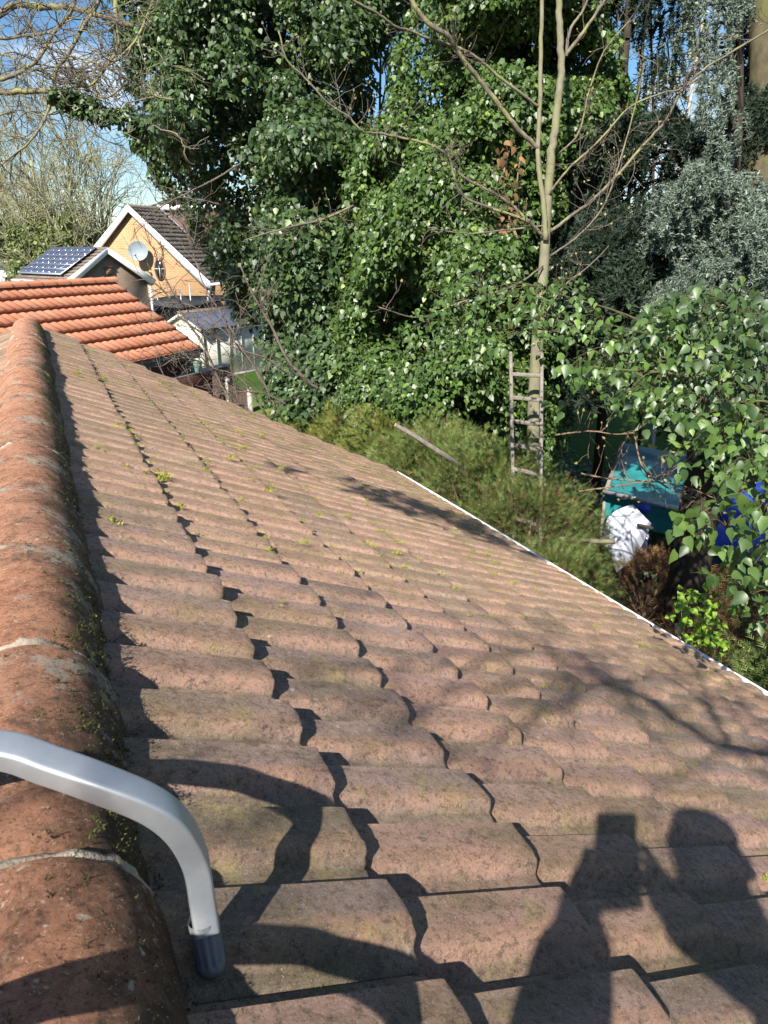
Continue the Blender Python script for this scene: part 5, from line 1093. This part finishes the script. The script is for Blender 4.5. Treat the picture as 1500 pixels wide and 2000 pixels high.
conifer('conifer', 'dark conifer foliage in the top right corner behind the cedar trunk', (1560, 720), 13.5, [(1560, 400), (1565, 0), (1565, -300)],
        [(-300, 1440, 1620), (0, 1450, 1620), (150, 1440, 1620), (300, 1400, 1620), (420, 1400, 1620)], 1.6, 600, 'dark_needle', r=.06, L=.7, step=.06, nn_=13, nsz=.09, keep=-.2, sag=.8)
# ivy bank behind the near sprays, its shade put into dark leaf tones
ivied_tree('ivy_bank', 'dark shaded ivy bank below the cedar at the right', (1400, 820), 7.6, [(1400, 760), (1420, 700)], [(585, 1340, 1560), (640, 1260, 1580), (700, 1230, 1580), (760, 1230, 1580), (830, 1330, 1580), (880, 1400, 1580)], .9, 420, 30, .085, 'ivy_dark', rad=.2, tone=(0, .6), keep=-.3, tip=0, cat='ivy')

# near ivy branches at the right, 3 to 6 metres away
def near_ivy():
    regs = [(935, 600, 125, 62, 6.9, 44, 1), (1035, 575, 105, 55, 6.2, 34, 1), (1045, 655, 110, 34, 6.0, 22, 1), (870, 640, 80, 40, 7.2, 22, 1),
            (1150, 640, 80, 50, 5.2, 15, 1), (1190, 700, 90, 45, 4.5, 15, 1), (1120, 725, 60, 26, 4.3, 7, 1), (1265, 740, 80, 55, 4.3, 15, 1), (1245, 790, 60, 30, 4.2, 5, 1), (1310, 670, 80, 50, 4.5, 20, 1),
            (1410, 620, 110, 70, 4.6, 50, 0), (1460, 720, 80, 80, 4.4, 46, 0), (1380, 740, 70, 50, 4.4, 22, 0), (1480, 830, 50, 50, 4.3, 18, 0), (1350, 800, 70, 35, 4.0, 10, 1), (1420, 840, 80, 50, 3.9, 16, 1), (1365, 885, 45, 30, 3.7, 5, 1), (1440, 920, 70, 50, 3.6, 13, 1),
            (1335, 1015, 40, 16, 3.3, 3, 1), (1390, 1040, 50, 25, 3.2, 4, 1), (1460, 1020, 50, 40, 3.2, 7, 1), (1480, 1095, 35, 50, 3.2, 7, 1), (1440, 1095, 50, 30, 3.3, 4, 1), (1500, 960, 40, 60, 3.4, 8, 1), (1490, 1190, 40, 30, 3.5, 5, 1)]
    b = at(1700, 1000, 4.4); o = empty('ivy_tree', (b[0], b[1], 0)); L_ = np.array(o.location); tag(o, 'near ivy branches with large glossy leaves spreading in from the right edge', 'ivy'); w = MB(); m = MB(); md = MB()
    T = smooth_line([(b[0], b[1], -.1), (b[0]-.1, b[1], 2), (b[0]-.05, b[1]+.1, 4.6), (b[0]+.25, b[1]-.1, 6.0), (b[0]+.5, b[1]-.2, 8.6)], 34); w.tube(T-L_, np.linspace(.13, .03, 34), 12, wob=.08)
    tc = np.array([T[rng.integers(6, 34)]+rng.normal(0, .22, 3)+np.array([.22, -.18, 0]) for _ in range(330)]); clumps(md, tc-L_, tc-np.array([b[0]+.2, b[1], 0])*1.0-np.stack([0*tc[:, 2], 0*tc[:, 2], tc[:, 2]], -1), .26, 16, .075, 'ivy', (0, .8), .02)
    for (cx_, cy_, rx, ry, D, n, lit) in regs:
        hub = at(cx_+30, cy_-10, D+.25); root = T[12]+(0, 0, .0)
        w.tube(smooth_line([root-L_, (root*.5+hub*.5)-L_+(0, 0, .35), hub-L_], 16), np.linspace(.013, .005, 16), 6, caps=False)
        C = []
        for _ in range(int(n*.62+1)):
            a = rng.uniform(0, 6.3); q = math.sqrt(rng.random()); e = at(cx_+rx*q*math.cos(a), cy_+ry*q*math.sin(a), D+rng.uniform(-.30, .30)); C.append(e); w.tube(smooth_line([hub-L_, (hub+e)/2-L_+(0, 0, .07), e-L_+(0, 0, .03)], 8), np.linspace(.006, .0025, 8), 4, caps=False)
        C = np.array(C); k = 10; P = np.repeat(C, k, 0)+rng.normal(0, .070, (len(C)*k, 3))*np.array([1, 1, .8])
        O = np.tile(-F_*.35+np.array([-.35, -.30, .5]), (len(P), 1)); N = nrm(O+rng.normal(0, .60, P.shape)); Tt = -UPV+rng.normal(0, .45, P.shape); tn = np.clip(rng.uniform(.05, .85, len(P)), 0, .86); tn = np.where(rng.random(len(P)) < .03, 1, tn)
        leaves(m if lit else md, P-L_, N, Tt, .060*rng.uniform(.45, 1.25, len(P)), tn, 'ivy')  # regions marked unlit take darker leaves, their shade put into the colour
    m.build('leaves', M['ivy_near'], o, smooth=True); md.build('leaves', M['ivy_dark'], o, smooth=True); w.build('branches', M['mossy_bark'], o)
near_ivy()

# conifer hedge behind the eaves: one shrub per swelling
def frond(mb, C, O, size, tone=(.1, .9), tip=.06):
    m = len(C); O = nrm(O); ax = nrm(O*1.0-UPV*.05+rng.normal(0, .30, (m, 3))); N = nrm(np.cross(ax, rng.normal(0, 1, (m, 3)))+UPV*.3); S = nrm(np.cross(N, ax)); ct = rng.uniform(*tone, m)
    for k in range(9):
        t = k/9; sg = 1 if k % 2 else -1; q = C+ax*size*(t*.9); d = nrm(ax*.75+S*sg*(.85-.5*t)); tn = np.clip(ct+rng.uniform(-.15, .15, m), 0, .86); tn = np.where(rng.random(m) < tip, 1, tn)
        P = q; s_ = size*(.52-.25*t)*rng.uniform(.7, 1.2, m); V = np.stack([P-ax*.07*s_[:, None], P+ax*.16*s_[:, None], P+d*s_[:, None]-UPV*.12*s_[:, None]], 1); mb.addarr(V.reshape(-1, 3), np.arange(3*m).reshape(-1, 3), np.repeat(tn, 3))
def shrub(c, r, n, size, mat, name, label, cat='shrub', group=None, dead=0.0, tone=(.1, .9), z0=0.0):
    o = empty(name, (c[0], c[1], 0)); L_ = np.array(o.location); tag(o, label, cat, group)
    d = nrm(rng.normal(0, 1, (n, 3))+np.array([-.2, -.3, .45])); d[:, 2] = np.where(d[:, 2] < -.35, -d[:, 2], d[:, 2]); rr = rng.uniform(.74, 1.0, n)
    P = np.array([np.array(c)+dd*np.array(r)*q*(1+.24*noise.noise(Vector(dd*3.0+np.array(c)))+.10*noise.noise(Vector(dd*9.0+np.array(c)))) for dd, q in zip(d, rr)]); m = MB(); k = int(n*(1-dead))
    frond(m, P[:k]-L_, d[:k], size, tone); m.build('foliage', M[mat], o)
    if dead > 0: m = MB(); frond(m, P[k:]-L_-d[k:]*.05, d[k:], size, tone); m.build('dead_foliage', M['dead_frond'], o)
    w = MB(); w.tube([(0, 0, 0), (0, 0, c[2]*.7), (0, 0, c[2]+r[2]*.4)], [.05, .04, .02], 7)
    for i in rng.choice(n, 40, replace=False): w.tube(smooth_line([(0, 0, rng.uniform(.2, c[2])), (P[i]-L_)*.5+(0, 0, .3), (P[i]-L_)*.93], 6), np.linspace(.016, .005, 6), 5, caps=False)
    w.build('stems', M['dead_stem'], o); return o
HG = 'conifer hedge shrubs behind the eaves'
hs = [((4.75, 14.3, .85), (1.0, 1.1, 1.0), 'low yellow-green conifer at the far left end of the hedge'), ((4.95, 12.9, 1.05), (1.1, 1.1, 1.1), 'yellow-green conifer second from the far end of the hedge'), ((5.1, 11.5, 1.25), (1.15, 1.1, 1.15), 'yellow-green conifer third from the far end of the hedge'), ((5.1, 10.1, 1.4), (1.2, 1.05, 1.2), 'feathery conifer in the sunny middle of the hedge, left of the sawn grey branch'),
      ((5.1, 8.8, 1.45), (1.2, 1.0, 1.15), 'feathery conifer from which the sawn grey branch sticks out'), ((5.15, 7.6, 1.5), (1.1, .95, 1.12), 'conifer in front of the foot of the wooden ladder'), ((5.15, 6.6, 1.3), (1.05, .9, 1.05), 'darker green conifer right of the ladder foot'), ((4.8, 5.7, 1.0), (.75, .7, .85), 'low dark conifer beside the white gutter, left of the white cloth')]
for i, (c, r, lb) in enumerate(hs): shrub(c, r, 5200, .105, 'sunlit_frond' if i < 4 else 'conifer_frond', 'conifer_shrub', lb, 'shrub', HG, dead=.10 if i < 6 else .24, tone=(.15, .9) if i < 6 else (.0, .7))
shrub((6.6, 6.0, .45), (1.3, 1.3, .75), 2400, .15, 'dead_frond', 'dead_bush', 'brown dead conifer brush around and below the white cloth', 'bush', dead=0)
shrub((6.0, 4.5, .30), (1.1, 1.0, .75), 2000, .13, 'dead_frond', 'dead_bush', 'rusty brown dead bush right beside the gutter', 'bush', dead=0)
shrub((7.6, 4.6, .6), (1.2, 1.2, .9), 1800, .13, 'conifer_frond', 'conifer_shrub', 'shaded conifer shrub below the blue tarpaulin', 'shrub', dead=.3, tone=(0, .5))
shrub((5.35, 3.0, 1.0), (.9, .95, .85), 3000, .12, 'conifer_frond', 'conifer_shrub', 'green conifer shrub at the right edge close behind the gutter', 'shrub', dead=.04, tone=(.0, .75))
def lime():
    c = at(1368, 1215, 6.0); o = empty('young_shrub', (c[0], c[1], 0)); L_ = np.array(o.location); tag(o, 'young shrub with bright lime green leaves behind the white gutter', 'shrub'); w = MB(); m = MB(); C = []
    for i in range(34):
        e = at(rng.uniform(1325, 1405), rng.uniform(1165, 1275), rng.uniform(5.6, 6.4)); w.tube(smooth_line([(0, 0, 0), (e-L_)*np.array([.6, .6, .6]), e-L_], 8), np.linspace(.01, .003, 8), 4, caps=False); C.append(e)
    C = np.array(C); P = np.repeat(C, 6, 0)+rng.normal(0, .05, (len(C)*6, 3)); leaves(m, P-L_, np.tile(-F_*.4+UPV*.6, (len(P), 1))+rng.normal(0, .4, P.shape), rng.normal(0, .5, P.shape)-UPV*.6, .062*rng.uniform(.6, 1.2, len(P)), rng.random(len(P)), 'ivy'); m.build('leaves', M['lime_leaf'], o, smooth=True); w.build('stems', M['dead_stem'], o)
lime()
def sawn():
    o = empty('sawn_branch', at(830, 870, 8.6)*np.array([1, 1, 0])); L_ = np.array(o.location); tag(o, 'sawn-off grey branch stub sticking up out of the sunny hedge', 'branch'); m = MB()
    P = smooth_line([at(772, 830, 8.7), at(800, 846, 8.75), at(835, 868, 8.85), at(872, 892, 9.0), at(905, 915, 9.3)], 14); m.tube(P-L_, np.linspace(.027, .036, 14), 10, wob=.05); b_ = m.build('stub', M['old_wood'], o, smooth=True, sharp=40)
    c = MB(); d = nrm(P[0]-P[1]); c.tube([P[0]-L_, P[0]-L_+d*.006], .023, 10); c.build('cut_face', M['cut_wood'], o); m = MB(); m.tube(smooth_line([at(810, 826, 8.8), at(825, 850, 8.8), at(838, 866, 8.85)], 8)-L_, np.linspace(.007, .013, 8), 6); m.build('side_shoot', M['grey_twig_bark'], o)
    for (px, D, r0, lb, mt) in [([(1092, 1052), (1120, 1054), (1160, 1057), (1200, 1058)], 8.2, .026, 'pale green sawn pole lying in the brush left of the white cloth', 'green_bark'), ([(1323, 1218), (1325, 1240), (1330, 1268), (1335, 1300)], 6.2, .022, 'short upright yellowish cut stem just behind the gutter', 'cut_wood'), ([(1245, 1025), (1258, 1028), (1275, 1032)], 9.15, .02, 'short dark stick poking over the white cloth', 'dark_bark')]:
        o = empty('cut_stick', at(*px[0], D)*np.array([1, 1, 0])); L_ = np.array(o.location); tag(o, lb, 'stick'); m = MB(); P = np.array([at(x, y, D) for x, y in px]); m.tube(smooth_line(P, 10)-L_, np.linspace(r0, r0*1.1, 10), 9, wob=.06); m.build('stick', M[mt], o)
sawn()
# tangle of bare twigs in front of the shed
def tangle():
    D = 9.5; o = empty('bare_shrub', at(470, 800, D)*np.array([1, 1, 0])); L_ = np.array(o.location); tag(o, 'bare twiggy shrub whose arching stems cross the orange roof and the shed', 'shrub'); m = MB(); tw = MB()
    S = D/1400
    for px, w0, w1, nt in [([(480, 830), (460, 796), (432, 752), (400, 680), (360, 620), (330, 580), (296, 545)], 7, 2, 16), ([(560, 730), (520, 700), (460, 680), (400, 644), (352, 588), (320, 540), (300, 480)], 4, 1.6, 14), ([(620, 760), (600, 744), (560, 700), (532, 640), (496, 580), (470, 520)], 8, 3, 10),
                           ([(500, 820), (470, 790), (420, 790), (370, 760), (330, 745), (290, 740)], 4, 1.5, 14), ([(520, 810), (470, 740), (420, 720), (370, 700), (330, 705)], 4, 1.5, 14), ([(540, 800), (500, 720), (450, 660), (380, 600), (320, 590)], 4, 1.5, 14), ([(520, 760), (450, 640), (400, 560), (370, 470), (350, 420)], 4, 1.5, 12),
                           ([(560, 790), (520, 770), (480, 765), (430, 770), (390, 775)], 4, 1.5, 12), ([(470, 800), (455, 740), (450, 690), (470, 620), (460, 570)], 3, 1.2, 8), ([(470, 320), (420, 350), (380, 370), (330, 395), (290, 420)], 4.5, 1.5, 6), ([(430, 400), (380, 390), (330, 420), (280, 440), (255, 470)], 2.5, 1.2, 4)]:
        P = poly(m, px, D, w0*S/2, w1*S/2, 6, D-.6, L_=L_, wob=.06); twigs_on(tw, P-L_, nt, .5, .0058, 2, -.005, (-.25, -.1, .15), 2, None, .16, minr=.0026)
    m.build('stems', M['grey_twig_bark'], o, smooth=True); tw.build('twigs', M['grey_twig_bark'], o)
tangle()
def twigs_right():
    o = empty('dead_branch', at(1250, 930, 7.5)*np.array([1, 1, 0])); L_ = np.array(o.location); tag(o, 'thin budding bare branches crossing in front of the teal tarpaulin', 'branch'); m = MB(); tw = MB(); buds = []
    for px, D in [([(1135, 925), (1190, 935), (1260, 940), (1330, 948), (1400, 975)], 7.4), ([(1240, 850), (1250, 900), (1270, 930), (1310, 955), (1370, 990)], 7.0), ([(1080, 850), (1120, 845), (1160, 842), (1200, 848), (1240, 846)], 7.6), ([(1130, 960), (1200, 950), (1280, 935), (1340, 900), (1370, 860)], 7.2), ([(1400, 1000), (1440, 960), (1470, 900)], 6.8)]:
        P = poly(m, px, D, .010, .005, 6, D-.3, L_=L_); twigs_on(tw, P-L_, 10, .3, .0042, 1, -.02, (0, 0, .3), 2, buds, minr=.002)
    m.build('stems', M['dead_stem'], o); tw.build('twigs', M['dead_stem'], o); add_buds(o, buds, 0, .028)
twigs_right()
# undergrowth between the hedge and the ivied trees, ground ivy
def under():
    m = MB(); n = 900; C = np.stack([rng.uniform(4.3, 11, n), rng.uniform(2.0, 15, n), rng.uniform(.05, .5, n)], -1)
    clumps(m, C, np.tile(UPV, (n, 1)), .22, 18, .08, 'fold', (0, .6), .0); tag(m.build('ground_ivy', M['ivy_dark']), 'dark ivy and undergrowth covering the ground beneath the trees', 'undergrowth', kind='stuff')
under()
